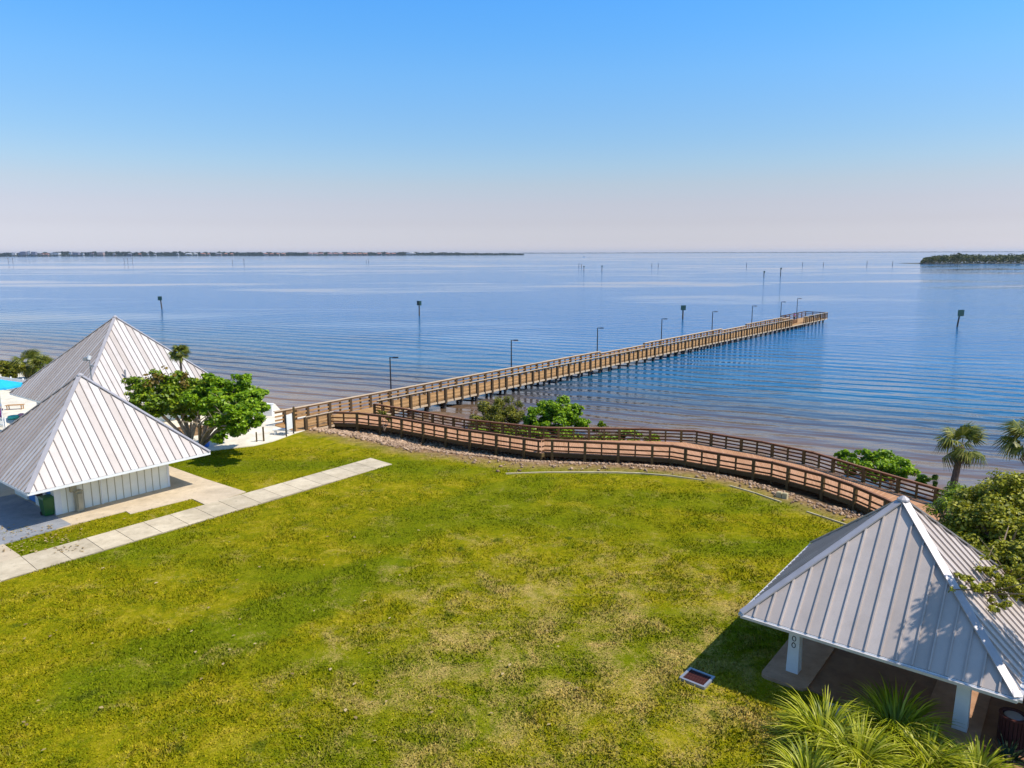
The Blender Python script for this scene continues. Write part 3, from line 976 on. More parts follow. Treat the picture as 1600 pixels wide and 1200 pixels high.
# drain box in the lawn
q = [Vector((*P(*w), 0)) for w in ((1060, 1062), (1077, 1045.5), (1115, 1060), (1100, 1078))]
qc = sum(q, Vector()) / 4
uu = (q[3] - q[0]).normalized(); vv = Vector((-uu.y, uu.x, 0))
dr = thing('drain_box', qc, 'white framed drain box with dark red slatted grate set in the lawn', 'drain')
La, Lb = (q[3] - q[0]).length, (q[1] - q[0]).length
mb = MB()
for sg in (-1, 1):
    mb.box(qc + uu * sg * (La / 2 - 0.045) + Vector((0, 0, 0.0)), (0.09, Lb, 0.18), uu)
    mb.box(qc + vv * sg * (Lb / 2 - 0.045) + Vector((0, 0, -0.003)), (La - 0.18, 0.09, 0.174), uu)
mb.build('frame', M['metal_grey'], dr)
mb = MB()
nsl = 9
for k in range(nsl):
    mb.box(qc + vv * ((k + 0.5) / nsl - 0.5) * (Lb - 0.2) + Vector((0, 0, 0.05)), (La - 0.19, (Lb - 0.2) / nsl * 0.5, 0.03), uu)
mb.build('grate', M['red_slat'], dr)
mb = MB(); mb.box(qc + Vector((0, 0, 0.0)), (La - 0.19, Lb - 0.19, 0.04), uu); mb.build('dark_pit_plate', M['rubber'], dr)  # flat black plate under the slats, standing in for the dark hollow
slab('garden_path', ppoly([(1285, 1096), (1335, 1112), (1345, 1160), (1330, 1230), (1225, 1230), (1245, 1165), (1292, 1150)]), 0.04, M['sandpad'])


# ------------------------------------------------------------------ railings, boardwalk, pier
def lerp_poly(poly, s):
    for a, b in zip(poly[:-1], poly[1:]):
        L = math.dist(a, b)
        if s <= L: return Vector((*a, 0)).lerp(Vector((*b, 0)), s / L)
        s -= L
    return Vector((*poly[-1], 0))


def poly_len(poly): return sum(math.dist(a, b) for a, b in zip(poly[:-1], poly[1:]))


def railing(root, poly, z0, zf, h, m_rail, m_cap, m_post, sp=2.45, cap=(0.16, 0.045), rails=(0.28, 0.55, 0.82), post_dn=0.7, side=1, skip=None, first=0.0):
    """railing along a polyline; zf(x,y) is the ground the main posts reach"""
    L = poly_len(poly)
    rl, cp = MB(), MB()
    brk = [0.0]
    for a, b in zip(poly[:-1], poly[1:]): brk.append(brk[-1] + math.dist(a, b))
    for a, b in zip(poly[:-1], poly[1:]):
        A, B = Vector((*a, 0)), Vector((*b, 0))
        d = (B - A).normalized(); s_ = Vector((-d.y, d.x, 0)) * side * 0.06
        for r in rails:
            rl.beam(A + s_ + Vector((0, 0, z0 + r * h)), B + s_ + Vector((0, 0, z0 + r * h)), 0.04, 0.11)
        cp.beam(A - d * 0.02 + Vector((0, 0, z0 + h + cap[1] / 2)), B + d * 0.02 + Vector((0, 0, z0 + h + cap[1] / 2)), cap[0], cap[1])
        rl.beam(A + s_ + Vector((0, 0, z0 + h - 0.075)), B + s_ + Vector((0, 0, z0 + h - 0.075)), 0.04, 0.13)
    rail = rl.build('railing', m_rail, root)
    cp.build('cap_rail', m_cap, rail)
    n = max(2, int(round(L / (sp / 2))))
    for i in range(n + 1):
        p = lerp_poly(poly, L * i / n)
        main = i % 2 == 0
        w = 0.19 if main else 0.11
        zb = min(zf(p.x, p.y) - 0.3, z0 - 0.3) if main else z0 - 0.22
        q = lerp_poly(poly, min(L, L * i / n + 0.3)) - lerp_poly(poly, max(0, L * i / n - 0.3))
        mb = MB(); zt = z0 + h - 0.002
        mb.box(p + Vector((0, 0, (zb + zt) / 2)), (w, w, zt - zb), (q.x, q.y))
        mb.build('post', m_post, rail)
    return rail


BWZ = 0.12
near = [(-16.2, 64.1), (-13.6, 63.7), (-10.5, 62.1), (-7.5, 59.9), (-3.84, 57.3), (2.2, 53.75), (2.45, 54.05), (11.7, 52.2), (13.8, 50.6), (17.5, 47.8), (19.65, 44.9), (20.6, 42.9), (21.3, 40.3), (22.0, 36.5)]
far = [(-12.9, 67.55), (-11.6, 66.6), (-9.9, 65.5), (-7.2, 63.4), (-4.0, 61.0), (2.3, 58.0), (2.75, 57.9), (10.25, 57.4), (14.4, 56.7), (18.6, 53.2), (21.2, 50.2), (22.8, 46.8), (25.5, 41.7), (27.2, 37.6)]
bw = thing('boardwalk', (2, 56, BWZ), 'brown timber boardwalk with dark railings curving along the shore past the lawn', 'boardwalk')
dk, und = MB(), MB()
for i in range(len(near) - 1):
    n0_, n1_, f0_, f1_ = (Vector((*w, 0)) for w in (near[i], near[i + 1], far[i], far[i + 1]))
    Lm = ((n1_ - n0_).length + (f1_ - f0_).length) / 2
    m_ = max(1, int(round(Lm / 0.145)))
    for k in range(m_):
        t0, t1 = (k + 0.05) / m_, (k + 0.95) / m_
        qd = [n0_.lerp(n1_, t0), n0_.lerp(n1_, t1), f0_.lerp(f1_, t1), f0_.lerp(f1_, t0)]
        dk.prism([(w.x, w.y) for w in qd], BWZ - 0.045, BWZ)
    for a, b in ((n0_, n1_), (f0_, f1_)):
        und.beam(a + Vector((0, 0, BWZ - 0.19)), b + Vector((0, 0, BWZ - 0.19)), 0.07, 0.28)
    mid0, mid1 = n0_.lerp(f0_, .5), n1_.lerp(f1_, .5)
    und.beam(mid0 + Vector((0, 0, BWZ - 0.19)), mid1 + Vector((0, 0, BWZ - 0.19)), 0.07, 0.26)
    und.beam(n0_ + Vector((0, 0, BWZ - 0.42)), f0_ + Vector((0, 0, BWZ - 0.42)), 0.15, 0.18)
dk.build('deck', M['bw_deck'], bw)
und.build('joist', M['bw_post'], bw)
railing(bw, near, BWZ, gz, 0.98, M['bw_rail'], M['bw_cap'], M['bw_post'], rails=(0.16, 0.50), side=-1)
railing(bw, far, BWZ, gz, 0.98, M['bw_rail'], M['bw_cap'], M['bw_post'], rails=(0.13, 0.40, 0.66), side=1)

# pier: s along the pier from the first pile in the water, o across it (0 near side, 3.2 far side)
PO = Vector((-8.43, 72.9, 0)); PD = Vector((0.6437, 0.7653, 0)).normalized(); PN = Vector((-PD.y, PD.x, 0))
PZ, PW = 0.0, 3.2
PEND = 125.6
def pp(s, o=0.0, z=0.0): return PO + PD * s + PN * o + Vector((0, 0, z))
pier = thing('fishing_pier', pp(0, 1.6, PZ), 'long timber fishing pier running out over the water from the shore', 'pier')
dk, fas, bents, slatm = MB(), MB(), MB(), MB()
s = -15.5
while s < PEND:
    w0, w1 = 0.0, PW
    if s > 110: w1 = 4.9
    zz_ = PZ if s > -8 else PZ + min(0.1, (-8 - s) * 0.02)
    dk.prism([tuple(pp(s + 0.006, w0)[:2]), tuple(pp(s + 0.139, w0)[:2]), tuple(pp(s + 0.139, w1)[:2]), tuple(pp(s + 0.006, w1)[:2])], zz_ - 0.045, zz_)
    s += 0.145
dk.build('deck', M['pier_deck'], pier)
for a, b in ((-14, 110), (110, PEND)):
    w1 = PW if a < 100 else 4.9
    fas.beam(pp(a, -0.03, PZ - 0.12), pp(b, -0.03, PZ - 0.12), 0.05, 0.20)
    fas.beam(pp(a, w1 + 0.03, PZ - 0.12), pp(b, w1 + 0.03, PZ - 0.12), 0.05, 0.20)
fas.beam(pp(PEND + 0.03, -0.03, PZ - 0.12), pp(PEND + 0.03, 4.95, PZ - 0.12), 0.05, 0.20)
fas.build('fascia', M['pier_cap'], pier)
BAY = 2.418
nb_ = 52
for k in range(-2, nb_):
    w1 = 4.8 if k * BAY > 110 else PW
    bents.beam(pp(k * BAY, 0.3, PZ - 0.31), pp(k * BAY, w1 - 0.1, PZ - 0.31), 0.18, 0.18)
bents.build('cross_beam', M['pile'], pier)
rest = MB(); cnt = 0
for k in range(-1, nb_):
    for o in (0.18, (4.7 if k * BAY > 110 else PW - 0.18)):
        q = pp(k * BAY + 0.02, o)
        mb = MB() if cnt < 100 else rest
        mb.tube([(q.x, q.y, -3.2), (q.x, q.y, PZ - 0.25)], 0.17, 10)
        if cnt < 100: mb.build('pile', M['pile'], pier)
        cnt += 1
tag(rest.build('pile', M['pile'], pier), kind='stuff')

def pier_rail(o, spans, capw, side):
    rl, cp = MB(), MB()
    for a, b, h in spans:
        for r in (0.13, 0.40, 0.66):
            rl.beam(pp(a, o + side * 0.06, PZ + r * h), pp(b, o + side * 0.06, PZ + r * h), 0.04, 0.15)
        rl.beam(pp(a, o + side * 0.06, PZ + h - 0.10), pp(b, o + side * 0.06, PZ + h - 0.10), 0.04, 0.14)
        cp.beam(pp(a, o, PZ + h + 0.02), pp(b, o, PZ + h + 0.02), capw, 0.045)
    rail = rl.build('railing', M['pier_rail'], pier)
    cp.build('cap_rail', M['pier_cap'], rail)
    extra = MB(); c = 0
    k = -26
    for k in range(-13, 105):
        s = k * BAY / 2
        hh = None
        for a, b, h in spans:
            if a - 0.05 <= s <= b + 0.05: hh = h
        if hh is None: continue
        main = k % 2 == 0
        w = 0.25 if main else 0.14
        zb = PZ - 0.35 if main else PZ - 0.2
        zt = PZ + hh - 0.003
        mb = MB() if c < 98 else extra
        mb.box(pp(s, o + side * (-0.01), (zb + zt) / 2), (w, w, zt - zb), PD)
        if c < 98: mb.build('post', M['pier_post'], rail)
        c += 1
    if c > 98: tag(extra.build('post', M['pier_post'], rail), kind='stuff')
    return rail


HR = 1.33
pier_rail(0.0, [(-14.5, -11.6, HR - 0.2), (-6.6, 103.4, HR), (110.0, PEND, HR)], 0.16, 1)
pier_rail(PW, [(-15.5, 36.2, HR), (36.2, 48.4, HR - 0.28), (48.4, 76.0, HR), (76.0, 87.0, HR - 0.28), (87.0, 106.0, HR), (106.0, 110.0, HR - 0.28)], 0.34, -1)
er = MB(); ec = MB()
for a, b in ((pp(110, PW), pp(110, 4.9)), (pp(110, 4.9), pp(PEND, 4.9)), (pp(PEND, 4.9), pp(PEND, 0))):
    for r in (0.13, 0.40, 0.66, 0.93):
        er.beam(a + Vector((0, 0, PZ + r * HR)), b + Vector((0, 0, PZ + r * HR)), 0.05, 0.12)
    ec.beam(a + Vector((0, 0, PZ + HR + 0.02)), b + Vector((0, 0, PZ + HR + 0.02)), 0.16, 0.045)
e_rail = er.build('railing', M['bw_rail'], pier)
ec.build('cap_rail', M['bw_rail'], e_rail)
for q in [pp(110 + 2.6 * k, 4.9) for k in range(7)] + [pp(PEND, 4.9 - 1.63 * k) for k in range(1, 4)]:
    MB().box(q + Vector((0, 0, PZ + HR / 2 - 0.1)), (0.15, 0.15, HR + 0.18), PD).build('post', M['bw_rail'], e_rail)
# red boards set back in the gap of the near railing
ld = MB()
for r in (0.2, 0.45, 0.7):
    ld.beam(pp(103.6, 1.3, PZ + r), pp(109.8, 1.3, PZ + r), 0.05, 0.2)
for k in range(4): ld.beam(pp(103.7 + 2 * k, 1.36, PZ), pp(103.7 + 2 * k, 1.36, PZ + 0.8), 0.1, 0.1, PD)
ld.build('bench_back', M['bw_rail'], pier)

# lamps on the pier --------------------------------------------------
def lamp_post():
    t = thing('lamp_post', (0, 0, 0), 'x', 'lamp post', 'lamp posts along the pier')
    mb = MB(); mb.tube([(0, 0, 0), (0, 0, 4.7)], [0.085, 0.06], 8); mb.build('pole', M['metal_dark'], t)
    mb = MB(); mb.box((0, 0, 0.03), (0.3, 0.3, 0.06)); mb.build('base_plate', M['metal_dark'], t)
    mb = MB(); mb.beam((0.0, 0, 4.66), (0.3, 0, 4.66), 0.06, 0.06); hd = mb.build('arm', M['metal_dark'], t)
    mb = MB(); taper_box(mb, (0.55, 0, 4.60), (0.62, 0.34), (0.52, 0.26), 0.12, (1, 0)); hd = mb.build('lamp_head', M['metal_dark'], t)
    mb = MB(); mb.box((0.55, 0, 4.595), (0.44, 0.22, 0.02)); mb.build('lens', M['metal_grey'], hd)
    return t
LL = ['nearest the shore of the eight lamps on the pier', 'second lamp out from the shore on the pier', 'third lamp out from the shore on the pier', 'fourth lamp out from the shore on the pier',
      'fifth lamp out from the shore on the pier', 'sixth lamp out from the shore on the pier', 'last lamp but one on the seaward end of the pier', 'outermost lamp at the seaward end of the pier']
lp0 = lamp_post()
for i in range(8):
    sp = -1.98 + i * 17.55 if i < 6 else (105.5 if i == 6 else 118.9)
    sp = [-1.98, 17.03, 35.73, 54.06, 72.42, 90.18, 105.53, 118.87][i]
    q = pp(sp, (PW + 0.2) if sp < 110 else 4.65, PZ - 0.02)
    lab = 'dark lamp post, ' + LL[i]
    if i == 0:
        lp0.location = q; lp0['label'] = lab
    else: copy_thing(lp0, q, 0, lab)


# ------------------------------------------------------------------ riprap
def stone_mesh(name, places, mat, kind):
    bmm = bmesh.new(); bmesh.ops.create_icosphere(bmm, subdivisions=1, radius=1.0)
    bv = np.array([v.co[:] for v in bmm.verts]); bf = np.array([[v.index for v in f.verts] for f in bmm.faces])
    bmm.free()
    n = len(places)
    V = np.empty((n, len(bv), 3))
    for i, (x, y, z, r) in enumerate(places):
        jit = bv * (1 + (RNG.random((len(bv), 1)) - 0.5) * 0.55)
        sc = r * (0.65 + 0.7 * RNG.random(3)) * np.array([1, 1, 0.75])
        a = RNG.random() * 6.28
        c_, s_ = math.cos(a), math.sin(a)
        j2 = jit * sc
        V[i, :, 0] = x + j2[:, 0] * c_ - j2[:, 1] * s_
        V[i, :, 1] = y + j2[:, 0] * s_ + j2[:, 1] * c_
        V[i, :, 2] = z + j2[:, 2]
    Fc = (bf[None] + (np.arange(n) * len(bv))[:, None, None]).reshape(-1, 3)
    o = link_mesh(name, V.reshape(-1, 3), Fc, mat)
    return tag(o, kind=kind)


pl = []
kpx = [q[0] for q in kp]; kpy = [q[1] for q in kp]
npx = [q[0] for q in near]; npy = [q[1] for q in near]
tries = 0
while len(pl) < 9500 and tries < 300000:
    tries += 1
    x = random.uniform(-17.5, 22.5)
    if x < -1:
        ylo = np.interp(x, [-17.5, -13, -9, -5, -1], [61.6, 58.9, 55.6, 52.2, 50.3])
    else:
        ylo = np.interp(x, kpx, kpy) + 0.25
    yhi = np.interp(x, npx, npy) + 2.5
    if x > 13: yhi = min(yhi, ylo + 4.5)
    if yhi <= ylo: continue
    y = random.uniform(ylo, yhi)
    t = (y - ylo) / (yhi - ylo)
    if x > -7 and t < 0.36 and random.random() < .85: continue
    if x > 4 and random.random() < .25: continue
    dens = min(1, 0.25 + 2.2 * t)
    if mnoise.noise(Vector((x * 0.5, y * 0.5, 5))) > 0.25 + t: dens *= 0.2
    if x > 13: dens *= 0.30
    if random.random() > dens: continue
    r = random.choice((0.04, 0.05, 0.06, 0.07, 0.09, 0.12) if x > -9 else (0.06, 0.08, 0.1, 0.13, 0.17)) * random.uniform(0.7, 1.15)
    pl.append((x, y, gz(x, y) + r * 0.25 + 0.02, r))
stone_mesh('riprap', pl, M['stone'], 'stuff')
for i, (px, py) in enumerate(((1217, 776), (1226, 778))):
    q = Vector((*P(px, py), 0))
    mb = MB(); mb.box(q + Vector((0, 0, 0.12)), (0.32, 0.24, 0.34), (0.7, -0.7))
    mb.box(q + Vector((0.02, 0, 0.305)), (0.26, 0.18, 0.03), (0.7, -0.7))
    tag(mb.build('concrete_block', M['kerb'], origin=q), ['left pale concrete block of the pair on the kerb below the boardwalk', 'right pale concrete block of the pair on the kerb below the boardwalk'][i], 'block', 'concrete blocks on the kerb')

# fallen leaves on the grass strip (stuff)
n = 220
lx, ly = [], []
while len(lx) < n:
    w = random.random()
    if w < 0.7: q = P(random.uniform(2, 130), random.uniform(822, 866))
    else: q = P(random.uniform(30, 900), random.uniform(800, 1180))
    lx.append(q[0]); ly.append(q[1])
V = []
for x, y in zip(lx, ly):
    a = random.random() * 6.28; r = random.uniform(0.05, 0.11)
    z = gz(x, y) + 0.09
    V += [(x + r * math.cos(a), y + r * math.sin(a), z), (x + .6 * r * math.cos(a + 1.6), y + .6 * r * math.sin(a + 1.6), z + 0.02),
          (x - r * math.cos(a), y - r * math.sin(a), z), (x - .6 * r * math.cos(a + 1.6), y - .6 * r * math.sin(a + 1.6), z + 0.01)]
tag(link_mesh('fallen_leaves', V, np.arange(n * 4).reshape(n, 4), M['litter']), kind='stuff')


# ------------------------------------------------------------------ foliage
def leaf_cards(C, size, up=0.35, asp=0.55, out=None):
    """C (n,3) leaf centres -> vertices and faces of folded leaf quads"""
    n = len(C)
    nrm = RNG.normal(size=(n, 3)); nrm /= np.linalg.norm(nrm, axis=1)[:, None]
    nrm[:, 2] = np.abs(nrm[:, 2]) + up
    if out is not None: nrm += out * 0.6
    nrm /= np.linalg.norm(nrm, axis=1)[:, None]
    t = RNG.normal(size=(n, 3)); t -= nrm * (t * nrm).sum(1)[:, None]; t /= np.linalg.norm(t, axis=1)[:, None]
    b = np.cross(nrm, t)
    s = size * (0.6 + 0.8 * RNG.random(n))[:, None]
    V = np.empty((n, 4, 3))
    V[:, 0] = C - t * s
    V[:, 1] = C + b * s * asp + nrm * s * 0.18
    V[:, 2] = C + t * s - nrm * s * 0.15
    V[:, 3] = C - b * s * asp + nrm * s * 0.18
    return V.reshape(-1, 3), np.arange(n * 4).reshape(n, 4)


def blob_points(blobs, n, shell=0.55):
    vol = np.array([b[1][0] * b[1][1] * b[1][2] for b in blobs]) ** 0.72
    pick = RNG.choice(len(blobs), n, p=vol / vol.sum())
    d = RNG.normal(size=(n, 3)); d /= np.linalg.norm(d, axis=1)[:, None]
    r = shell + (1 - shell) * RNG.random(n) ** 0.6
    c = np.array([b[0] for b in blobs])[pick]; rr = np.array([b[1] for b in blobs])[pick]
    # lumpy outline
    lump = np.array([mnoise.noise(Vector(q * 2.2) + Vector((float(k), 0, 0))) for q, k in zip(d, pick)])
    pts = c + d * rr * (r * (1 + 0.38 * lump))[:, None]
    return pts, d


def sub_blobs(blobs, per, frac=0.42):
    """break big lobes into clusters of small clumps so the crown has gaps"""
    out = []
    for c, r in blobs:
        for _ in range(per):
            d = Vector((random.gauss(0, 1), random.gauss(0, 1), random.gauss(0, 1))).normalized()
            k = random.uniform(0.45, 0.95)
            q = (c[0] + d.x * r[0] * k, c[1] + d.y * r[1] * k, c[2] + d.z * r[2] * k)
            f = frac * random.uniform(0.7, 1.25)
            out.append((q, (r[0] * f, r[1] * f, r[2] * f * 0.85)))
    return out


def limbs(base, targets, r0, mat, parent, fork=0.4):
    mb = MB()
    base = Vector(base)
    for tg in targets:
        tg = Vector(tg)
        d = tg - base
        pts, rad = [], []
        bend = Vector((random.uniform(-.12, .12), random.uniform(-.12, .12), 0)) * d.length
        for k in range(6):
            t = k / 5
            pts.append(base + d * t + bend * math.sin(math.pi * t) + Vector((0, 0, 0.12 * d.length * math.sin(math.pi * t))))
            rad.append(r0 * (1 - 0.82 * t) + 0.008)
        mb.tube(pts, rad, 7)
        for _ in range(3):
            i = random.randint(2, 4)
            e = pts[i] + Vector((random.uniform(-1, 1), random.uniform(-1, 1), random.uniform(0.1, 0.9))) * d.length * 0.26
            mb.tube([pts[i], pts[i].lerp(e, .5) + Vector((0, 0, .05)), e], [rad[i] * .6, rad[i] * .4, 0.006], 5)
    return mb.build('trunk', mat, parent, smooth=True)


def leafy(name, base, label, cat, blobs, n, size, mat, group=None, trunk=None, sub=7, frac=0.42, shell=0.35, r0=0.12, bark='bark', up=0.35, asp=0.6, extra=None):
    t = thing(name, base, label, cat, group)
    sb = sub_blobs(blobs, sub, frac) if sub else blobs
    C, d = blob_points(sb, n, shell)
    gzv = ground_z(C[:, :2]) + 0.03
    C[:, 2] = np.maximum(C[:, 2], gzv)
    V, Fc = leaf_cards(C, size, up, asp, d)
    link_mesh('crown', V, Fc, mat, t)
    tg = trunk if trunk else [b[0] for b in blobs]
    limbs(base, tg, r0, M[bark], t)
    if extra:
        C, d = blob_points(sub_blobs(extra[0], 6, .4), extra[1], 0.3)
        V, Fc = leaf_cards(C, size, up, asp, d)
        o = link_mesh('dry_leaves', V, Fc, extra[2], t)
    return t


def B(px, py, Y, rx, ry=None, rz=None):
    q = at(px, py, Y)
    return (tuple(q), (rx, ry or rx, rz or rx * 0.75))


# sea-grape trees by the pool house
leafy('shade_tree', (-25.9, 57.6, 0), 'shade tree with rusty top leaves behind the pool house roof', 'tree',
      [B(215, 605, 57, 1.2), B(248, 598, 58, 1.5), B(285, 600, 57.5, 1.5), B(235, 632, 56.5, 1.5), B(275, 632, 57, 1.5), B(262, 615, 57, 1.6), B(305, 625, 57, 1.4), B(300, 610, 57.5, 1.4), B(225, 618, 57, 1.3), B(255, 640, 56.5, 1.2), B(315, 605, 57, 1.3), B(330, 615, 56.5, 1.4), B(290, 645, 56.5, 1.3)], 17000, 0.14, M['leaf_mid'],
      'shade trees by the pool house', r0=0.10, bark='bark_pale', sub=14, frac=.36, extra=([B(235, 590, 57, .9), B(258, 574, 57.5, .3), B(262, 590, 57.5, .8), B(290, 592, 57, .8)], 260, M['leaf_rust']))
leafy('shade_tree', (*P(313, 699), 0.0), 'bright green round-leaved shade tree overhanging the pale path by the pool house', 'tree',
      [B(330, 605, 56, 1.4), B(372, 603, 56, 1.2), B(398, 617, 55, .9), B(350, 632, 54, 1.5), B(388, 640, 53, 1.2), B(330, 650, 53, 1.0), B(372, 664, 51.5, 1.0), B(398, 652, 51.5, .9), B(345, 683, 51, .6), B(412, 636, 53.5, .6), B(312, 622, 55.5, 1.2), B(335, 625, 55.5, 1.4), B(360, 618, 56, 1.4), B(390, 628, 54.5, 1.1), B(350, 655, 53, 1.1), B(385, 668, 51, .8), B(360, 645, 51.5, 1.0)],
      26000, 0.135, M['leaf_bright'], 'shade trees by the pool house', r0=0.10, bark='bark_pale', up=0.6, sub=16, frac=.34)

# shrubs at the water's edge
leafy('willowy_shrub', (*P(775, 668, -0.6), -0.7), 'olive feathery shrub at the water edge between pier and boardwalk', 'shrub',
      [B(765, 648, 66, 1.2, None, 1.3), B(787, 636, 66, 1.2, None, 1.4), B(806, 645, 66, .9, None, 1.2), B(790, 662, 65, 1.6, None, 1.2), B(745, 662, 65, .9, None, .8)], 16000, 0.13, M['leaf_willow'], 'shrubs along the boardwalk', asp=0.25, sub=22, frac=.36, r0=.05)
leafy('broadleaf_shrub', (*P(868, 670, -0.6), -0.7), 'bright green round shrub behind the boardwalk railing, largest of the waterside shrubs', 'shrub',
      [B(838, 652, 64.5, 1.2), B(868, 642, 64.5, 1.5, None, 1.3), B(895, 646, 64.5, 1.1), B(908, 662, 64, .8), B(868, 662, 64, 1.9, None, 1.0), B(830, 664, 64, .9)], 15000, 0.13, M['leaf_bright'], 'shrubs along the boardwalk', r0=.06, up=.5, sub=26, frac=.3)
leafy('broadleaf_shrub', (*P(940, 672, -0.6), -0.75), 'tiny round green shrub just right of the largest waterside shrub', 'shrub',
      [B(940, 662, 62.5, .42), B(936, 669, 62.5, .5)], 700, 0.11, M['leaf_mid'], 'shrubs along the boardwalk', r0=.03, sub=3)
leafy('low_shrub', (*P(900, 688, -0.5), -0.6), 'low dark green hedge of leaves seen through the far boardwalk railing in the middle', 'shrub',
      [B(845, 683, 60, 1.0, None, .6), B(890, 686, 60, 1.2, None, .6), B(935, 686, 60, 1.2, None, .6), B(975, 684, 60, 1.2, None, .65), B(1010, 688, 60, 1.1, None, .5), B(1030, 693, 59.5, .6, None, .3)], 9000, 0.12, M['leaf_mid'], 'shrubs along the boardwalk', r0=.03, sub=12)
leafy('low_shrub', (*P(690, 675, -0.3), -0.5), 'shadowy low shrub behind the boardwalk railing near its junction with the pier', 'shrub',
      [B(745, 672, 62.5, .9, None, .5), B(790, 676, 62, 1.2, None, .6), B(825, 680, 61.5, .9, None, .6)], 2600, 0.11, M['leaf_mid'], 'shrubs along the boardwalk', r0=.03)
leafy('vine', (*P(600, 672), -0.1), 'yellow-green vine climbing the boardwalk railing by the pier junction', 'plant',
      [B(598, 652, 63.2, .5, .3, .5), B(592, 645, 63.2, .25, .2, .3), B(610, 655, 62.5, .35, .25, .35)], 420, 0.09, M['leaf_willow'], None, r0=.02, sub=3)
leafy('broadleaf_shrub', (*P(1395, 740, -0.6), -0.75), 'long low green shrub behind the right-hand boardwalk railing, left of the leaning palm', 'shrub',
      [B(1318, 711, 51.5, .5), B(1345, 716, 50.5, .8), B(1385, 722, 50, 1.0, None, .8), B(1412, 734, 48.5, .8), B(1372, 735, 49, 1.3, None, .8), B(1330, 730, 50, .8), B(1440, 748, 47, .5, None, .35)], 9000, 0.12, M['leaf_bright'], 'shrubs along the boardwalk', r0=.05, sub=12)
leafy('broadleaf_shrub', (*P(1456, 764, -0.5), -0.7), 'sprig of a shrub beside the trunk of the leaning palm', 'shrub',
      [B(1457, 752, 45, .3, None, .35)], 160, 0.1, M['leaf_mid'], 'shrubs along the boardwalk', r0=.02, sub=3)

# big tree behind the pavilion
leafy('spreading_tree', (23.0, 30.5, 0), 'big olive-leaved spreading tree behind the picnic pavilion at the right edge', 'tree',
      [B(1575, 790, 34, 1.7), B(1540, 800, 33, 1.5), B(1600, 770, 33, 1.7), B(1510, 815, 33, 1.2), B(1580, 850, 31, 1.8), B(1535, 850, 31.5, 1.5), B(1610, 830, 31, 2.0), B(1570, 868, 26.5, .9), B(1598, 872, 25.5, 1.1), B(1640, 880, 25, 1.5), B(1605, 915, 24, .75), B(1545, 820, 32, 1.5), B(1500, 835, 33, 1.0), B(1590, 810, 32, 1.8)],
      46000, 0.085, M['leaf_olive'], r0=0.2, sub=14, frac=.38, up=.5,
      trunk=[tuple(at(*q)) for q in ((1575, 790, 34), (1510, 812, 32), (1540, 850, 31), (1600, 830, 31), (1570, 868, 26.5), (1600, 905, 24.5))])
leafy('overhanging_branch', (18.6, 27.2, 0), 'sparse leafy sapling leaning over the right slope of the grey pavilion roof', 'tree',
      [B(1508, 912, 22.2, .4), B(1528, 915, 22.6, .45), B(1548, 900, 23.5, .6), B(1535, 885, 24, .55), B(1555, 945, 22.0, .4), B(1486, 921, 21.3, .14), B(1575, 920, 23.3, .6), B(1580, 890, 24.2, .6)], 2600, 0.065, M['leaf_olive'], r0=0.05, sub=8, frac=.3, up=.5)
leafy('palmetto_thicket', (21.5, 35.5, -0.2), 'dark green thicket at the end of the boardwalk under the leaning palm', 'shrub',
      [B(1500, 785, 38, 1.2, None, .9), B(1475, 795, 37.5, .8, None, .7), B(1535, 780, 38, 1.4, None, 1.0), B(1500, 815, 36, 1.2, None, .8)], 4200, 0.15, M['leaf_mid'], r0=.06, asp=.22)
# tree just outside the frame on the right; its shade falls on the pavilion roof
leafy('spreading_tree', (17.3, 17.3, 0), 'leafy tree standing right of the pavilion, shading its roof', 'tree',
      [((17.2, 19.9, 9.3), (1.5, 1.2, .8)), ((18.1, 19.4, 8.6), (1.4, 1.1, .9)), ((17.0, 19.3, 8.2), (1.0, .8, .6)), ((19.6, 19.2, 8.2), (1.5, 1.3, 1.1))], 7500, 0.085, M['leaf_olive'], r0=0.14, sub=9, frac=.42)


# palms --------------------------------------------------------------
def fan_frond(rl, rp, droop, nl=22, wid=0.045):
    """one fan leaf: stalk along +X of length rp, blades of length rl"""
    V, Fq = [], []
    V += [(0, -0.012, 0), (0, 0.012, 0), (rp, 0.012, 0.0), (rp, -0.012, 0.0)]; Fq.append((0, 1, 2, 3))
    for k in range(nl):
        a = (k / (nl - 1) - 0.5) * R(235)
        L = rl * (0.75 + 0.25 * math.cos(a)) * random.uniform(0.9, 1.06)
        ca, sa = math.cos(a), math.sin(a)
        w = wid * random.uniform(0.8, 1.2)
        z1 = -0.10 * L * abs(sa); z2 = -droop * L * random.uniform(0.8, 1.2) - 0.25 * L * abs(sa)
        b = len(V)
        V += [(rp, 0, 0), (rp + ca * L * .55 - sa * w, sa * L * .55 + ca * w, z1), (rp + ca * L * .55 + sa * w, sa * L * .55 - ca * w, z1 + 0.012), (rp + ca * L * .92, sa * L * .92, z2)]
        Fq += [(b, b + 1, b + 2), (b + 1, b + 3, b + 2)]
    return V, Fq


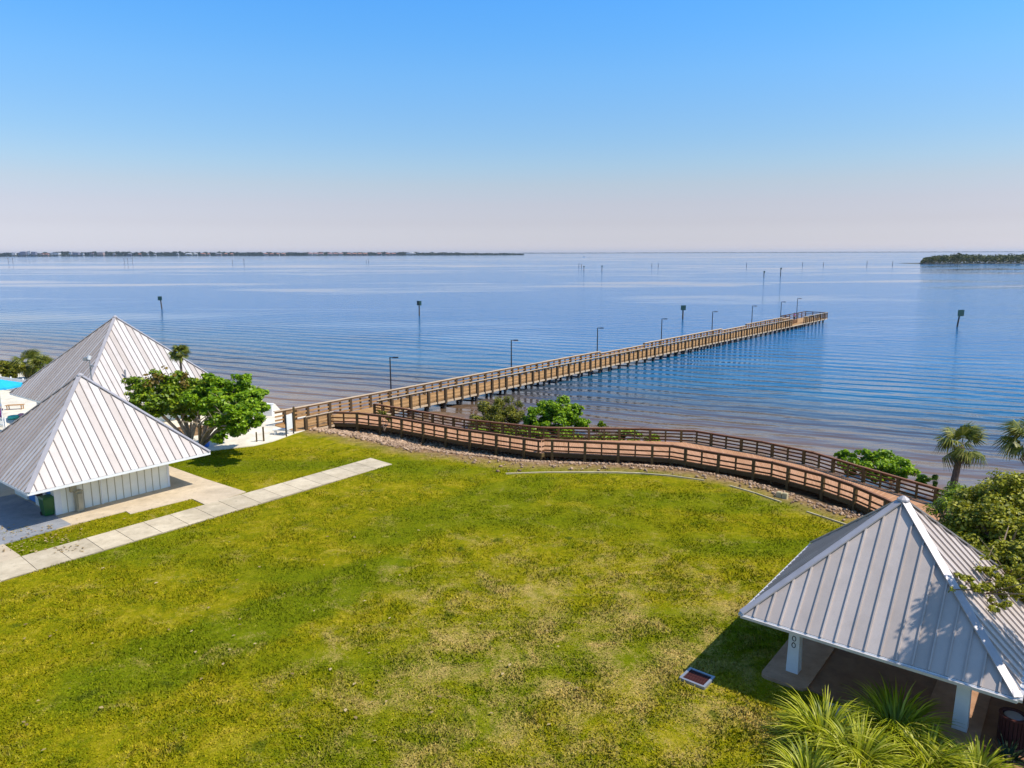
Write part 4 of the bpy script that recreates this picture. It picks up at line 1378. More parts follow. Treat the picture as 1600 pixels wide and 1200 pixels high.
def palm(name, base, top, label, cat, rad, nf=30, group=None, r0=0.16, skirt=True, rl=None):
    t = thing(name, base, label, cat, group)
    base, top = Vector(base), Vector(top)
    mb = MB(); pts, rr = [], []
    side = Vector((top - base).xy.to_3d()) if (top - base).xy.length > 0.05 else Vector((0.1, 0, 0))
    for k in range(15):
        u_ = k / 14
        p = base + Vector((0, 0, (top.z - base.z) * u_)) + Vector(((top.x - base.x), (top.y - base.y), 0)) * (u_ ** 0.7)
        pts.append(p); rr.append(r0 * (1.1 - 0.25 * u_) * (1.0 + 0.10 * (k % 2)))
    mb.tube(pts, rr, 9)
    mb.build('trunk', M['palm_bark'], t, smooth=True)
    gen = RNG
    def fronds(n, elo, ehi, mat, nm, scale=1.0):
        allV, allF = [], []
        for k in range(n):
            az = 2.399 * k + random.uniform(-.3, .3)
            el = random.uniform(elo, ehi)
            V, Fq = fan_frond(rad * 0.62 * scale, rad * 0.48 * scale, random.uniform(0.2, 0.75))
            roll = random.uniform(-.5, .5)
            Mx = Matrix.Translation(top) @ Matrix.Rotation(az, 4, 'Z') @ Matrix.Rotation(-el, 4, 'Y') @ Matrix.Rotation(roll, 4, 'X')
            b = len(allV)
            allV += [tuple(Mx @ Vector(v)) for v in V]
            allF += [tuple(i + b for i in f) for f in Fq]
        link_mesh(nm, allV, allF, mat, t)
    fronds(nf, R(-35), R(75), M['frond'], 'crown')
    if skirt: fronds(max(4, nf // 5), R(-75), R(-45), M['frond_dead'], 'dead_fronds', 0.8)
    return t


bq = (*P(1483, 776, -0.5), -0.55)
palm('sabal_palm', bq, tuple(at(1502, 697, bq[1])), 'leaning fan palm with a curved trunk beyond the end of the boardwalk', 'palm', 1.75, 21, 'fan palms', 0.2)
_pt = at(1488, 745, bq[1])
q = at(1612, 690, 41)
palm('sabal_palm', (q.x + .3, 41, -0.6), tuple(q), 'dark fan palm cut off by the right edge of the photo above the big tree', 'palm', 1.85, 24, 'fan palms', 0.2)
q = at(281, 553, 62)
palm('sabal_palm', (q.x + .15, 62, 0), tuple(q), 'small slim fan palm poking above the shade trees in front of the beach pavilion roof', 'palm', 0.95, 26, 'fan palms', 0.1, False)
for i, (px, py, Y, rd, lb) in enumerate(((45, 570, 88, 2.2, 'stocky fan palm at the shore left of the beach pavilion roof'), (66, 572, 87, 1.6, 'smaller fan palm tucked against the left slope of the beach pavilion roof'))):
    q = at(px, py, Y)
    palm('sabal_palm', (q.x, Y, gz(q.x, Y)), tuple(q), lb, 'palm', rd, 34, 'fan palms', 0.2)
q = at(18, 578, 87)
leafy('yellow_shrub', (q.x, 87, gz(q.x, 87)), 'yellow-green bushy shrub left of the stocky fan palm', 'shrub', [B(18, 577, 87, 1.4, None, 1.0), B(2, 575, 87, 1.3, None, .9), B(30, 582, 86, 1.1, None, .8)], 2400, 0.16, M['leaf_willow'], None, r0=.06)


# strap-leaved ornamental grass clumps -------------------------------
def grass_clump(name, base, label, cat, nbl, L, wid, mat, spread=1.0, group=None, up=1.0):
    t = thing(name, base, label, cat, group)
    base = Vector(base)
    V, Fq = [], []
    for k in range(nbl):
        az = random.random() * 6.283
        tilt = abs(random.gauss(0, 0.45)) * spread + 0.08
        ln = L * random.uniform(0.55, 1.1)
        r0 = random.random() ** .5 * 0.28 * L
        p = base + Vector((math.cos(az) * r0, math.sin(az) * r0, 0))
        d = Vector((math.cos(az) * math.sin(tilt), math.sin(az) * math.sin(tilt), math.cos(tilt)))
        w = wid * random.uniform(0.7, 1.3)
        seg = 6
        tw = random.uniform(-.4, .4)
        b = len(V)
        for i in range(seg + 1):
            u_ = i / seg
            sd_ = Vector((-math.sin(az + tw), math.cos(az + tw), 0)) * w * (1 - u_ ** 2) * 0.5
            V += [tuple(p - sd_), tuple(p + sd_)]
            p = p + d * ln / seg
            d = (d + Vector((math.cos(az) * .10, math.sin(az) * .10, -0.30 * up * random.uniform(.7, 1.2)))).normalized()
        for i in range(seg): Fq.append((b + 2 * i, b + 2 * i + 1, b + 2 * i + 3, b + 2 * i + 2))
    link_mesh('blades', V, np.array(Fq), mat, t)
    if mat == M['strap']:
        V2, F2 = [], []
        for k in range(60):
            az = random.random() * 6.283; ln = L * random.uniform(.3, .6); b = len(V2)
            p0 = base + Vector((math.cos(az), math.sin(az), 0)) * 0.2 * L + Vector((0, 0, .05))
            sd_ = Vector((-math.sin(az), math.cos(az), 0)) * wid * .4
            d1 = Vector((math.cos(az + random.uniform(-.4, .4)), math.sin(az), 0)) * ln
            for u_ in (0, .5, 1): 
                q2 = p0 + d1 * u_ + Vector((0, 0, .25 * ln * u_ * (1 - u_) * 2 - .03 * u_)); V2 += [tuple(q2 - sd_ * (1.05 - u_)), tuple(q2 + sd_ * (1.05 - u_))]
            F2 += [(b, b + 1, b + 3, b + 2), (b + 2, b + 3, b + 5, b + 4)]
        link_mesh('dead_blades', V2, np.array(F2), M['frond_dead'], t)
    st = MB(); st.lathe(base, [(0.26 * L, -0.02), (0.2 * L, 0.10), (0.05, 0.16)], 10); st.build('crown_base', M['bark'], t)
    return t


GC = [((1285, 1165), 620, 1.45, 'leftmost strap-leaved grass clump, growing over the pale garden path'), ((1395, 1155), 900, 1.5, 'tallest strap-leaved grass clump, right in front of the pavilion floor'),
      ((1340, 1205), 620, 1.35, 'strap-leaved grass clump at the bottom edge below the leftmost one'), ((1445, 1205), 720, 1.15, 'strap-leaved grass clump at the bottom edge right of the tallest one'),
      ((1525, 1222), 700, 1.0, 'rightmost strap-leaved grass clump, left of the litter bin'), ((1262, 1225), 420, 1.15, 'small strap-leaved grass clump at the bottom edge beside the lawn')]
for (px, py), nbl, L, lb in GC:
    q = P(px, py)
    grass_clump('grass_clump', (*q, 0.04), lb, 'plant', int(nbl * 0.75), L * 1.22, 0.062, M['strap'], 1.1, 'ornamental grass clumps')
q = P(1572, 1190)
grass_clump('spiky_plant', (*q, 0.04), 'dark spiky plant in front of the litter bin', 'plant', 60, 0.75, 0.05, M['yucca'], 1.4, None, .5)

# ------------------------------------------------------------------ pool-side things on the far left
uc = at(-3, 600, 60)
um = thing('parasol', (uc.x, 60, 0.02), 'cyan pool parasol at the left edge of the photo', 'parasol')
mb = MB()
tp = Vector((uc.x, 60, uc.z + 0.42))
rim = [Vector((uc.x + 1.75 * math.cos(2 * math.pi * k / 8 + .1), 60 + 1.75 * math.sin(2 * math.pi * k / 8 + .1), uc.z - 0.12)) for k in range(8)]
mb.add([tp] + rim + [r_ - Vector((0, 0, 0.16)) for r_ in rim] + [tp - Vector((0, 0, 0.04))], [(0, 1 + k, 1 + (k + 1) % 8) for k in range(8)] + [(1 + k, 9 + k, 9 + (k + 1) % 8, 1 + (k + 1) % 8) for k in range(8)] + [(17, 1 + (k + 1) % 8, 1 + k) for k in range(8)])
mb.build('canopy', M['cyan'], um)
MB().tube([(uc.x, 60, 0.02), (uc.x, 60, uc.z + 0.5)], 0.035, 8).build('pole', M['white'], um)
MB().lathe((uc.x, 60, 0.02), [(0.3, 0), (0.28, 0.08), (0.06, 0.12)], 14).build('base', M['metal_grey'], um)


def fence(name, a, b, h, label, gap=0.14, wpk=0.05):
    a, b = Vector((*a, 0.02)), Vector((*b, 0.02))
    t = thing(name, (a + b) / 2, label, 'fence')
    d = (b - a); L = d.length; d.normalize()
    mb = MB(); k = 0.07
    while k < L:
        mb.box(a + d * k + Vector((0, 0, h / 2)), (wpk, 0.025, h - 0.1), d); k += gap
    mb.build('picket', M['white'], t)
    mb = MB()
    for z in (0.15, h - 0.12): mb.beam(a + Vector((0, 0, z)), b + Vector((0, 0, z)), 0.045, 0.08)
    mb.build('rail', M['white'], t)
    n_ = max(1, int(L / 2.2))
    for i in range(n_ + 1): MB().box(a + d * L * i / n_ + Vector((0, 0, h / 2 + .04)), (0.11, 0.11, h + .08), d).build('post', M['white'], t)
    return t


fence('picket_fence', (-66, 86), (-43.5, 74.5), 1.5, 'white fence running behind the cyan parasol to the beach pavilion', 0.16, 0.13)
q0, q1 = P(-14, 664), P(9, 668)
fence('picket_fence', q0, q1, 0.85, 'short white picket fence below the parasol at the left edge')
q = Vector((*P(21, 655), 0.03))
fl_ = thing('pool_float', q, 'round teal white and pink pool float beside the pool house roof', 'pool float')
for nm, r1, zz0, zz1, mt in (('body', 0.46, 0.0, 0.3, 'teal'),):
    mb = MB(); mb.lathe(q, [(0.30, 0.0), (0.44, 0.06), (0.48, 0.18), (0.42, 0.30), (0.28, 0.33), (0.16, 0.27)], 18); mb.build('body', M['teal'], fl_, True)
mb = MB(); mb.lathe(q + Vector((0.42, 0.5, 0.05)), [(0.2, 0.0), (0.33, 0.10), (0.34, 0.25), (0.15, 0.36)], 14); mb.build('seat_back', M['pink'], fl_, True)
q = Vector((*P(24, 640), 0.03))
bt = thing('bench', q, 'low tan wooden bench in the shade of the beach pavilion', 'bench')
mb = MB()
for k in range(4): mb.box(q + Vector((0, -0.2 + .13 * k, 0.44)), (1.5, 0.11, 0.04), (1, .25))
mb.build('seat', M['tan_wood'], bt)
for sx in (-.6, .6):
    for sy in (-.15, .15): MB().box(q + Vector((sx, sy + sx * .25, 0.21)), (0.07, 0.07, 0.42), (1, .25)).build('leg', M['tan_wood'], bt)

# things on the pale path by the pier
def post_thing(px, py, top, r, label, nm='fence_post'):
    q = Vector((*P(px, py), 0.0)); zt = at(px, top, q.y).z
    t = thing(nm, q, label, 'post', 'posts on the path edge')
    MB().box(q + Vector((0, 0, zt / 2)), (r * 2, r * 2, zt), (1, .3)).build('shaft', M['bw_post'], t)
    mb = MB(); taper_box(mb, q + Vector((0, 0, zt)), (r * 2.1, r * 2.1), (r * .6, r * .6), r * 1.2, (1, .3)); mb.build('post_cap', M['bw_post'], t)
post_thing(401, 691, 676, 0.055, 'short brown fence post under the shade tree, left one of the pair')
post_thing(412, 690, 668, 0.065, 'short brown fence post under the shade tree, right one of the pair')
post_thing(460.5, 675, 637, 0.09, 'tall dark post by the entrance of the pier beside the white notice board', 'gate_post')
q = Vector((*P(453, 680), 0)); zt = at(453, 646, q.y).z
nbd = thing('notice_board', q, 'white notice board between two dark posts at the pier entrance', 'sign')
dd = Vector((0.28, 0.35, 0)).normalized()
for sg in (-1, 1):
    w = q + Vector((0.17 * sg, 0.45 * sg, 0)); MB().box(w + Vector((0, 0, zt / 2)), (0.09, 0.09, zt), (1, 0)).build('post', M['metal_dark'], nbd)
MB().beam(q + Vector((-0.13, -0.36, zt * .62)), q + Vector((0.13, 0.36, zt * .62)), 0.04, zt * .68).build('board', M['white'], nbd)
q = at(414, 640, 67.5)
mb = MB(); mb.box((q.x, 67.5, 0.58), (1.5, 0.35, 1.12), (1, -.15)); mb.box((q.x, 67.5, 1.16), (1.6, 0.45, 0.06), (1, -.15))
tag(mb.build('low_wall', M['white'], origin=(q.x, 67.5, 0.02)), 'white low wall at the beach right of the shade tree', 'wall')
q = Vector((*P(439, 679), 0.05))
bnch = thing('bench', q, 'low white backless bench on the pale path before the pier', 'bench')
MB().box(q + Vector((0, 0, 0.40)), (1.3, 0.45, 0.09), (1, .12)).build('seat', M['white'], bnch)
for sx in (-.45, .45): MB().box(q + Vector((sx, sx * .12, 0.18)), (0.14, 0.38, 0.36), (1, .12)).build('leg', M['white'], bnch)
q = Vector((*P(321, 699), 0.06))
bd = thing('barrel', q, 'round blue barrel at the foot of the bright shade tree', 'barrel')
MB().lathe(q, [(0.26, 0), (0.32, 0.2), (0.33, 0.4), (0.31, 0.6)], 18).build('body', M['blue_plastic'], bd, True)
MB().lathe(q + Vector((0, 0, .6)), [(0.33, 0), (0.32, 0.06), (0.2, 0.16), (0.05, 0.19)], 18).build('lid', M['blue_plastic'], bd, True)


# ------------------------------------------------------------------ people
def skin_mesh(name, joints, edges, radii, mat, parent, sub=2):
    org = ORG[parent.name]
    me = bpy.data.meshes.new(name)
    me.from_pydata([tuple(Vector(j) - org) for j in joints], edges, [])
    me.materials.append(mat)
    o = bpy.data.objects.new(name, me); COL.objects.link(o); o.parent = parent
    ORG[o.name] = org
    md = o.modifiers.new('skin', 'SKIN')
    md.use_smooth_shade = True
    for i, r in enumerate(radii): me.skin_vertices[0].data[i].radius = (r, r)
    me.skin_vertices[0].data[0].use_root = True
    o.modifiers.new('sub', 'SUBSURF').levels = sub
    o.modifiers['sub'].render_levels = sub
    return o


def person(loc, face, label, m_top, m_bot, lean=0.0):
    t = thing('person', loc, label, 'person', None)
    c, s_ = math.cos(face), math.sin(face)
    def w(x, y, z): return Vector(loc) + Vector((c * x - s_ * y, s_ * x + c * y, z))
    J = [w(0, 0, .95), w(0, .0, 1.15), w(0, .02, 1.36), w(0, .03, 1.47), w(0, .05, 1.55), w(0, .055, 1.68), w(0, .04, 1.76)]
    E = [(0, 1), (1, 2), (2, 3), (3, 4), (4, 5), (5, 6)]
    Rr = [.15, .135, .155, .062, .072, .095, .06]
    for sg in (-1, 1):
        b = len(J)
        J += [w(.17 * sg, .02, 1.40), w(.23 * sg, .04, 1.13), w(.21 * sg, .22, .97), w(.20 * sg, .30, .95)]
        Rr += [.062, .048, .034, .036]
        E += [(2, b), (b, b + 1), (b + 1, b + 2), (b + 2, b + 3)]
        for k, (dx, ln) in enumerate(((-.032, .075), (-.011, .088), (.011, .083), (.032, .066))):
            j = len(J); J += [w((.20 + dx) * sg, .30 + ln * .6, .945), w((.20 + dx) * sg, .30 + ln, .925)]; Rr += [.0095, .008]
            E += [(b + 3, j), (j, j + 1)]
        j = len(J); J += [w(.155 * sg, .315, .94), w(.14 * sg, .345, .93)]; Rr += [.011, .009]; E += [(b + 2, j), (j, j + 1)]
        b = len(J)
        J += [w(.10 * sg, 0, .90), w(.11 * sg, .02, .50), w(.115 * sg, -.02, .09), w(.13 * sg, .13, .04)]
        Rr += [.095, .06, .042, .04]
        E += [(0, b), (b, b + 1), (b + 1, b + 2), (b + 2, b + 3)]
    skin_mesh('body', J, E, Rr, M['skin'], t)
    skin_mesh('top', [w(0, 0, .98), w(0, 0, 1.17), w(0, .02, 1.36), w(0, .03, 1.42), w(-.17, .02, 1.40), w(-.21, .03, 1.24), w(.17, .02, 1.40), w(.21, .03, 1.24)], [(0, 1), (1, 2), (2, 3), (2, 4), (4, 5), (2, 6), (6, 7)], [.165, .152, .17, .09, .078, .068, .078, .068], m_top, t)
    skin_mesh('trousers', [w(0, 0, .96), w(-.10, 0, .88), w(-.11, .02, .5), w(-.115, -.02, .12), w(.10, 0, .88), w(.11, .02, .5), w(.115, -.02, .12)], [(0, 1), (1, 2), (2, 3), (0, 4), (4, 5), (5, 6)], [.165, .11, .076, .06, .11, .076, .06], m_bot, t)
    mb = MB(); mb.lathe(w(0, .015, 1.68), [(.06, -.10), (.105, -.03), (.112, .04), (.09, .10), (.03, .135)], 12); mb.build('hair', M['hair'], t, True)
    mb = MB(); mb.tube([w(0, .145, 1.70), w(0, .165, 1.665), w(0, .14, 1.655)], [.008, .016, .01], 6)
    for sg in (-1, 1):
        mb.lathe(w(.034 * sg, .135, 1.70), [(.004, -.008), (.012, 0), (.004, .008)], 6)
    mb.beam(w(-.025, .139, 1.625), w(.025, .139, 1.625), .012, .010)
    mb.build('face', M['skin'], t, True)
    return t


q = pp(114.5, 3.6, PZ)
person(tuple(q), R(200), 'person in a purple top standing at the seaward end of the pier', M['shirt_purple'], M['trousers'])
q = P(2, 655)
person((q[0], q[1], 0.03), R(150), 'person in a blue top at the left edge below the parasol', M['shirt_blue'], M['shirt_purple'])


# ------------------------------------------------------------------ channel markers near
def marker(px, py_top, py_w, bw_, bh, label, lean, two=False, mt='sign_green'):
    x, y = P(px, py_w, WATER_Z)
    zt = at(px, py_top, y).z
    b = Vector((x, y, WATER_Z))
    t = thing('channel_marker', b, label, 'channel marker', 'channel markers beyond the pier')
    top = Vector((x + lean, y, zt - 0.05))
    MB().tube([b - Vector((lean * .3, 0, 1.6)), top], [0.20, 0.15], 8).build('pile', M['marker_pile'], t)
    zc_ = zt - bh / 2
    if two:
        for sg in (-1, 1):
            MB().box((x + lean + sg * (bw_ / 4 + 0.05), y - 0.22 - 0.25 * sg, zc_), (bw_ / 2 - 0.06, 0.05, bh), (1, .5 * sg)).build('board', M[mt], t)
    else:
        MB().box((x + lean, y - 0.24, zc_), (bw_, 0.05, bh), (1, 0.12)).build('board', M[mt], t)
    mb = MB(); mb.box((x + lean, y - 0.16, zc_), (bw_ * .8, 0.08, 0.12), (1, .12)); mb.build('bracket', M['marker_pile'], t)
    return t
marker(253.5, 463, 483, 1.15, 1.15, 'leaning marker pile with a dark board, leftmost of the four beyond the pier', -0.25)
marker(655.5, 470, 493.5, 1.25, 1.15, 'marker pile with a pair of dark boards out beyond the middle of the pier', 0.05, True)
marker(1067, 477, 499, 1.25, 1.15, 'marker pile with a square green board just left of the pier end', 0.0)
marker(1495.5, 484, 511, 1.45, 1.35, 'leaning marker pile with a square dark green board right of the pier end', 0.4)

# far pilings
FP = [(14, 411.5, 8, 'leftmost of all, first of the pair far out at left'), (21, 411.5, 8, 'second of the pair far out at left'),
      (195, 412, 8, 'left one of three far out at left of centre'), (200.5, 412, 8, 'middle one of three far out at left of centre'), (208, 412, 9, 'right one of three far out at left of centre'),
      (364, 412, 6, 'shorter pile of the distant pair midway along the far shore'), (382, 413, 8, 'taller pile of the distant pair midway along the far shore'),
      (573, 411.5, 6, 'left pile of the close pair below the salmon apartments'), (576.5, 411.5, 7, 'right pile of the close pair below the salmon apartments'),
      (905, 418.5, 7, 'left pile of the small trio in mid bay'), (909, 418.5, 6, 'middle pile of the small trio in mid bay'), (912.8, 423.5, 8, 'nearest pile of the small trio in mid bay'),
      (941, 424, 9, 'mid bay pile with a small head board right of the trio'), (1019, 417.5, 6, 'left pile of the loose pair right of mid bay'), (1029, 417.5, 6, 'right pile of the loose pair right of mid bay'),
      (1167, 416.5, 6, 'lone far pile above the pier end lamps'), (1194, 432.5, 9, 'left one of the two nearer piles above the pier end'), (1220, 431.5, 13, 'taller right one of the two nearer piles above the pier end'),
      (1254.5, 415.5, 6, 'first pile in the row leading to the wooded island'), (1287, 415.5, 6, 'second pile in the row leading to the wooded island'), (1355, 415, 7, 'third pile in the row leading to the wooded island'), (1395, 415, 7, 'last pile in the row leading to the wooded island'),
      (1474, 414.5, 4, 'leftmost low stake before the wooded island'), (1486, 415, 4, 'second low stake before the wooded island'), (1492, 415, 4, 'third low stake before the wooded island'), (1497, 415, 4, 'rightmost low stake before the wooded island')]
for px, pb, hp, lb in FP:
    x, y = P(px, pb, WATER_Z)
    h = hp * y / F_PX
    t = thing('channel_pile', (x, y, WATER_Z), 'thin dark pile, ' + lb, 'pile', 'distant channel piles')
    MB().tube([(x, y, WATER_Z - 1), (x, y, WATER_Z + h)], [0.30, 0.24], 7).build('shaft', M['marker_pile'], t)
    if hp >= 8: MB().box((x, y - .35, WATER_Z + h - .6), (1.1, .08, 1.1), (1, .1)).build('board', M['sign_green' if px > 900 else 'sign_red'], t)

# small boats
for px, py, L, lb in ((583, 401.0, 12, 'small white boat far off below the salmon apartments'), (913.5, 402.0, 11, 'small white boat far off in the middle of the bay'), (47, 400.6, 10, 'small white boat at the left end of the far shore')):
    x, y = P(px, py, WATER_Z)
    t = thing('motor_boat', (x, y, WATER_Z), lb, 'boat', 'boats on the bay')
    hull = [(-L / 2, -1.5), (L * .2, -1.6), (L / 2, 0), (L * .2, 1.6), (-L / 2, 1.5)]
    mb = MB(); mb.add([(x + a * .92, y + b * .7, WATER_Z - .3) for a, b in hull] + [(x + a, y + b, WATER_Z + 1.6) for a, b in hull], [(4, 3, 2, 1, 0), (5, 6, 7, 8, 9)] + [(i, (i + 1) % 5, 5 + (i + 1) % 5, 5 + i) for i in range(5)])
    mb.build('hull', M['boat'], t)
    mb = MB(); mb.box((x - .5, y, WATER_Z + 2.4), (L * .36, 2.2, 1.6)); c_ = mb.build('cabin', M['boat'], t)
    mb = MB(); mb.box((x - .5, y, WATER_Z + 2.6), (L * .37, 2.25, .5)); mb.build('window', M['farwin'], c_)


# ------------------------------------------------------------------ far shore
def land(name, x0px, x1px, Y, h, depth, mat, seg=90):
    mb = MB()
    prof = []
    for k in range(seg + 1):
        px = x0px + (x1px - x0px) * k / seg
        X = (px - 800) / F_PX * Y
        e = min(1, k / 3, (seg - k) / 6)
        hh = WATER_Z + (0.3 + h * (0.75 + 0.5 * mnoise.noise(Vector((k * .4, 0, 2))))) * max(0.05, e)
        prof.append((X, hh))
    vs, fs = [], []
    for X, hh in prof: vs += [(X, Y, WATER_Z - 1), (X, Y + depth * .1, hh), (X, Y + depth, hh), (X, Y + depth * 1.1, WATER_Z - 1)]
    for k in range(len(prof) - 1):
        for j in range(3): fs.append((4 * k + j, 4 * k + 4 + j, 4 * k + 5 + j, 4 * k + 1 + j))
    mb.add(vs, fs)
    return tag(mb.build(name, mat), kind='structure')


YS = 5000.0
land('far_shore', -60, 822, YS, 3.0, 400, M['farland'])
land('far_land', 760, 1720, 14500, 9.0, 800, M['farland'])

def far_trees(name, x0, x1, Y, depth, n, hfun, size, mat):
    px = x0 + (x1 - x0) * RNG.random(n)
    yy = Y + depth * RNG.random(n)
    X = (px - 800) / F_PX * yy
    hh = np.array([hfun(p) for p in px])
    clump = np.array([0.85 + 0.3 * mnoise.noise(Vector((p * 0.15, 1.7, 0))) + 0.15 * mnoise.noise(Vector((p * .9, 4.7, 0))) for p in px])
    Z = WATER_Z + 0.4 + hh * np.clip(clump, .15, 1.2) * RNG.random(n) ** 0.6
    V, Fc = leaf_cards(np.column_stack([X, yy, Z]), size, 0.3, 0.7)
    return tag(link_mesh(name, V, Fc, mat), kind='stuff')


far_trees('far_shore_trees', -60, 818, YS + 12, 200, 26000, lambda p: float(np.interp(p, [0, 60, 130, 240, 420, 520, 660, 760, 820], [27, 30, 31, 30, 24, 23, 20, 15, 8])), 5.0, M['fartree'])
far_trees('shore_bushes', -60, 818, YS - 75, 40, 7000, lambda p: float(np.interp(p, [0, 240, 660, 820], [13, 13, 9, 4])), 3.5, M['fartree'])
far_trees('far_land_trees', 780, 1700, 14500, 300, 5000, lambda p: 16.0, 8.0, M['fartree'])

# mangrove island on the right
YI = 960.0
def isl_h(p): return float(np.interp(p, [1430, 1436, 1455, 1480, 1500, 1530, 1580, 1640, 1760], [2.5, 8, 11, 12.5, 12.5, 11, 12, 13.5, 12]))
land('island', 1431, 1800, YI + 6, 0.5, 60, M['farland'])
n = 20000
px = 1431 + 340 * RNG.random(n) ** 1.1
yy = YI + 70 * RNG.random(n)
hh = np.array([isl_h(p) for p in px])
X = (px - 800) / F_PX * yy
cl = np.array([0.85 + 0.35 * mnoise.noise(Vector((x * .16, y * .16, 0))) + .15 * mnoise.noise(Vector((x * .5, y * .5, 3))) for x, y in zip(X, yy)])
Z = WATER_Z + hh * np.clip(cl, .3, 1.2) * (0.05 + 0.95 * RNG.random(n) ** .55)
V, Fc = leaf_cards(np.column_stack([X, yy, Z]), 0.95, 0.3, 0.7)
tag(link_mesh('mangrove_wood', V, Fc, M['leaf_dark']), kind='stuff')
q = at(1496, 398, YI + 12)
leafy('lone_tree', (q.x, YI + 12, WATER_Z + .4), 'tree rising above the mangroves on the wooded island', 'tree', [(tuple(q - Vector((0, 0, 1.5))), (4.5, 4, 2.0)), (tuple(q + Vector((3.5, 0, 0.6))), (3.6, 3, 1.5)), (tuple(q + Vector((-1, 0, -5))), (5.5, 3, 3.0))], 1500, .8, M['leaf_dark'], r0=.4, sub=4)

# far buildings ------------------------------------------------------
def far_building(px0, px1, hpx, label, wall, roof, kind='flat', dy=0.0):
    Y = YS - 14 + dy
    x0, x1 = (px0 - 800) / F_PX * Y, (px1 - 800) / F_PX * Y
    w = x1 - x0; h = hpx * (.82 if hpx < 5.5 else .95) * Y / F_PX; d = min(30, max(14, w * .7))
    zb = WATER_Z + 0.9
    c = Vector(((x0 + x1) / 2, Y, zb))
    t = thing('apartment_building' if hpx >= 3.5 else 'house', c, label, 'building', 'buildings on the far shore')
    mb = MB(); mb.box(c + Vector((0, 0, h / 2 - .9)), (w, d, h + 1.8)); wl2 = mb.build('wall', M[wall], t)
    wm = MB(); fl = max(1, int(h / 4)); nc = max(2, int(w / 7))
    for i in range(fl):
        for j in range(nc):
            wm.box((x0 + w * (j + .5) / nc, Y - d / 2 - .05, zb + (i + .55) * h / fl), (w / nc * .5, .2, h / fl * .45))
    wm.build('windows', M['farwin'], wl2)
    mb = MB()
    if kind == 'hip':
        a, b, e = w / 2 + .8, d / 2 + .8, zb + h
        mb.add([c + Vector((-a, -b, h)), c + Vector((a, -b, h)), c + Vector((a, b, h)), c + Vector((-a, b, h)), c + Vector((-a * .5, 0, h + 4)), c + Vector((a * .5, 0, h + 4))],
               [(0, 1, 5, 4), (1, 2, 5), (2, 3, 4, 5), (3, 0, 4), (3, 2, 1, 0)])
    else:
        mb.box(c + Vector((0, 0, h + .5)), (w + .8, d + .8, 1.0)); mb.box(c + Vector((w * .2, 0, h + 2.0)), (w * .25, d * .4, 2.0))
    mb.build('roof', M[roof], t)


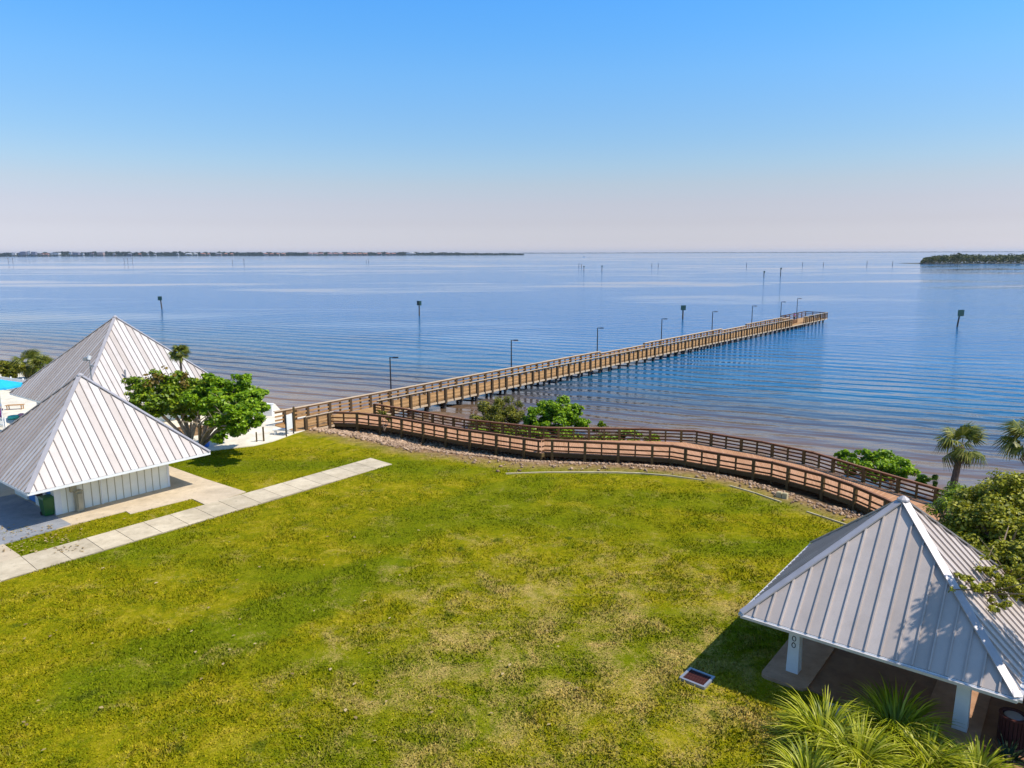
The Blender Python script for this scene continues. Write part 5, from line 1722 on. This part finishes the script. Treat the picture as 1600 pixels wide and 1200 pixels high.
FB = [(1, 4, 3, 'low salmon block at the very left end of the far shore', 'farpink', 'farroof', 'flat'), (7, 10, 3, 'small white block next to the left end of the far shore', 'farwall', 'farroof_grey', 'flat'),
      (32, 34, 6.2, 'thin white tower, left of the twin white towers on the far shore', 'farwall', 'farroof_grey', 'flat'), (35, 37.3, 5.8, 'thin white tower, right of the twin white towers on the far shore', 'farwall', 'farroof_grey', 'flat'),
      (41.5, 45, 6.0, 'grey block between the twin towers and the tall white tower', 'fargrey', 'farroof_grey', 'flat'), (46, 55, 7.6, 'wide dark grey block just left of the tall white tower', 'fargrey', 'farroof_grey', 'hip'),
      (56.5, 60.3, 8.2, 'tallest white tower on the far shore', 'farwall', 'farroof_grey', 'flat'), (62, 69, 7.2, 'grey block stepping down right of the tallest white tower', 'fargrey', 'farroof_grey', 'hip'),
      (75, 80, 5.0, 'pale pink block right of the stepped grey block', 'farpink', 'farroof', 'flat'), (82, 88, 4.2, 'low salmon roofed block between pink block and long white block', 'farpink', 'farroof', 'hip'),
      (93, 105, 5.6, 'long white block with bright front on the far shore', 'farwall', 'farroof_grey', 'flat'), (120, 124, 6.0, 'white tower alone among dark trees right of the long white block', 'farwall', 'farroof_grey', 'flat'),
      (126, 135, 6.2, 'dark grey block right of the lone white tower', 'fargrey', 'farroof_grey', 'hip'), (139.5, 142, 5.2, 'slim white block standing before dark trees', 'farwall', 'farroof_grey', 'flat'),
      (152, 157, 5.4, 'grey fronted block with pale windows right of the slim white block', 'fargrey', 'farroof', 'flat'), (164, 173, 6.2, 'broad pinkish block under a peaked roof', 'farpink', 'farroof_grey', 'hip'),
      (187, 191, 4.0, 'low cream house right of the broad pinkish block', 'farpink', 'farroof_grey', 'hip'), (210, 215, 4.6, 'grey house by the first wooded rise of the far shore', 'fargrey', 'farroof_grey', 'hip'),
      (226, 230, 3.6, 'small grey house in the trees below the wooded rise', 'fargrey', 'farroof', 'hip'), (239.5, 242, 3.8, 'small white house below the wooded rise', 'farwall', 'farroof_grey', 'hip'), (250, 253, 2.8, 'tiny white cottage at the waterline in the middle of the wooded stretch', 'farwall', 'farroof_grey', 'hip'),
      (285, 288, 4.4, 'slim white house right of the dense wooded stretch', 'farwall', 'farroof_grey', 'hip'), (299, 308, 4.4, 'bright white long house, left of two near the middle of the far shore', 'farwall', 'farwall', 'hip'), (311, 317, 3.6, 'bright white house, right of two near the middle of the far shore', 'farwall', 'farwall', 'hip'),
      (322, 329, 4.2, 'salmon house right of the two bright white houses', 'farpink', 'farroof', 'hip'), (332, 336, 3.6, 'white house with red roof next to the salmon house', 'farwall', 'farroof', 'hip'), (345, 354, 4.2, 'long cream and grey terrace near the middle of the far shore', 'farpink', 'farroof_grey', 'hip'),
      (358, 363, 3.8, 'grey terrace right of the cream terrace', 'fargrey', 'farroof', 'hip'), (367, 372, 3.6, 'salmon cottage before the dark wooded gap', 'farpink', 'farroof', 'hip'), (419, 425, 3.8, 'white house right of the dark wooded gap', 'farwall', 'farroof', 'hip'), (428, 434, 3.4, 'salmon house second right of the wooded gap', 'farpink', 'farroof', 'hip'), (438, 443, 3.4, 'white cottage third right of the wooded gap', 'farwall', 'farroof', 'hip'), (446, 452, 3.6, 'salmon house last before the flat dark trees', 'farpink', 'farroof', 'hip')]
for k in range(10):
    x0 = 487 + k * 8.4 + (5 if k > 2 else 0) + (4 if k > 5 else 0)
    FB.append((x0, x0 + 6.6, 4.2 - 0.1 * k, 'red-roofed apartment block number %d from the left in the long terracotta row' % (k + 1), 'farwall' if k < 6 else 'farpink', 'farroof', 'hip'))
FB += [(593, 600, 3.6, 'grey-roofed block left of the pair at the right end of the terracotta row', 'fargrey', 'farroof', 'hip'), (606, 613, 3.6, 'cream block of the pair at the right end of the terracotta row', 'farpink', 'farroof', 'hip'), (615, 622, 3.4, 'grey block before the last white building', 'fargrey', 'farroof', 'hip'), (638, 645, 4.4, 'white building, left half of the last bright pair on the far shore', 'farwall', 'farwall', 'flat'), (646, 652, 4.0, 'white building, right half of the last bright pair on the far shore', 'farwall', 'farwall', 'hip')]
for f_ in FB: far_building(*f_[:3], f_[3], f_[4], f_[5], f_[6])

# ------------------------------------------------------------------ air
hz = bpy.data.materials.new('haze_air'); hz.use_nodes = True
hn = hz.node_tree.nodes; hn.clear()
ho = hn.new('ShaderNodeOutputMaterial'); hv = hn.new('ShaderNodeVolumePrincipled')
hv.inputs['Color'].default_value = (0.80, 0.88, 1.0, 1)
hv.inputs['Density'].default_value = 0.00004
hv.inputs['Anisotropy'].default_value = 0.3
hz.node_tree.links.new(hv.outputs[0], ho.inputs['Volume'])
mb = MB(); mb.box((0, 7600, 22.5), (36000, 16200, 51.0))
tag(mb.build('haze', hz), kind='stuff')
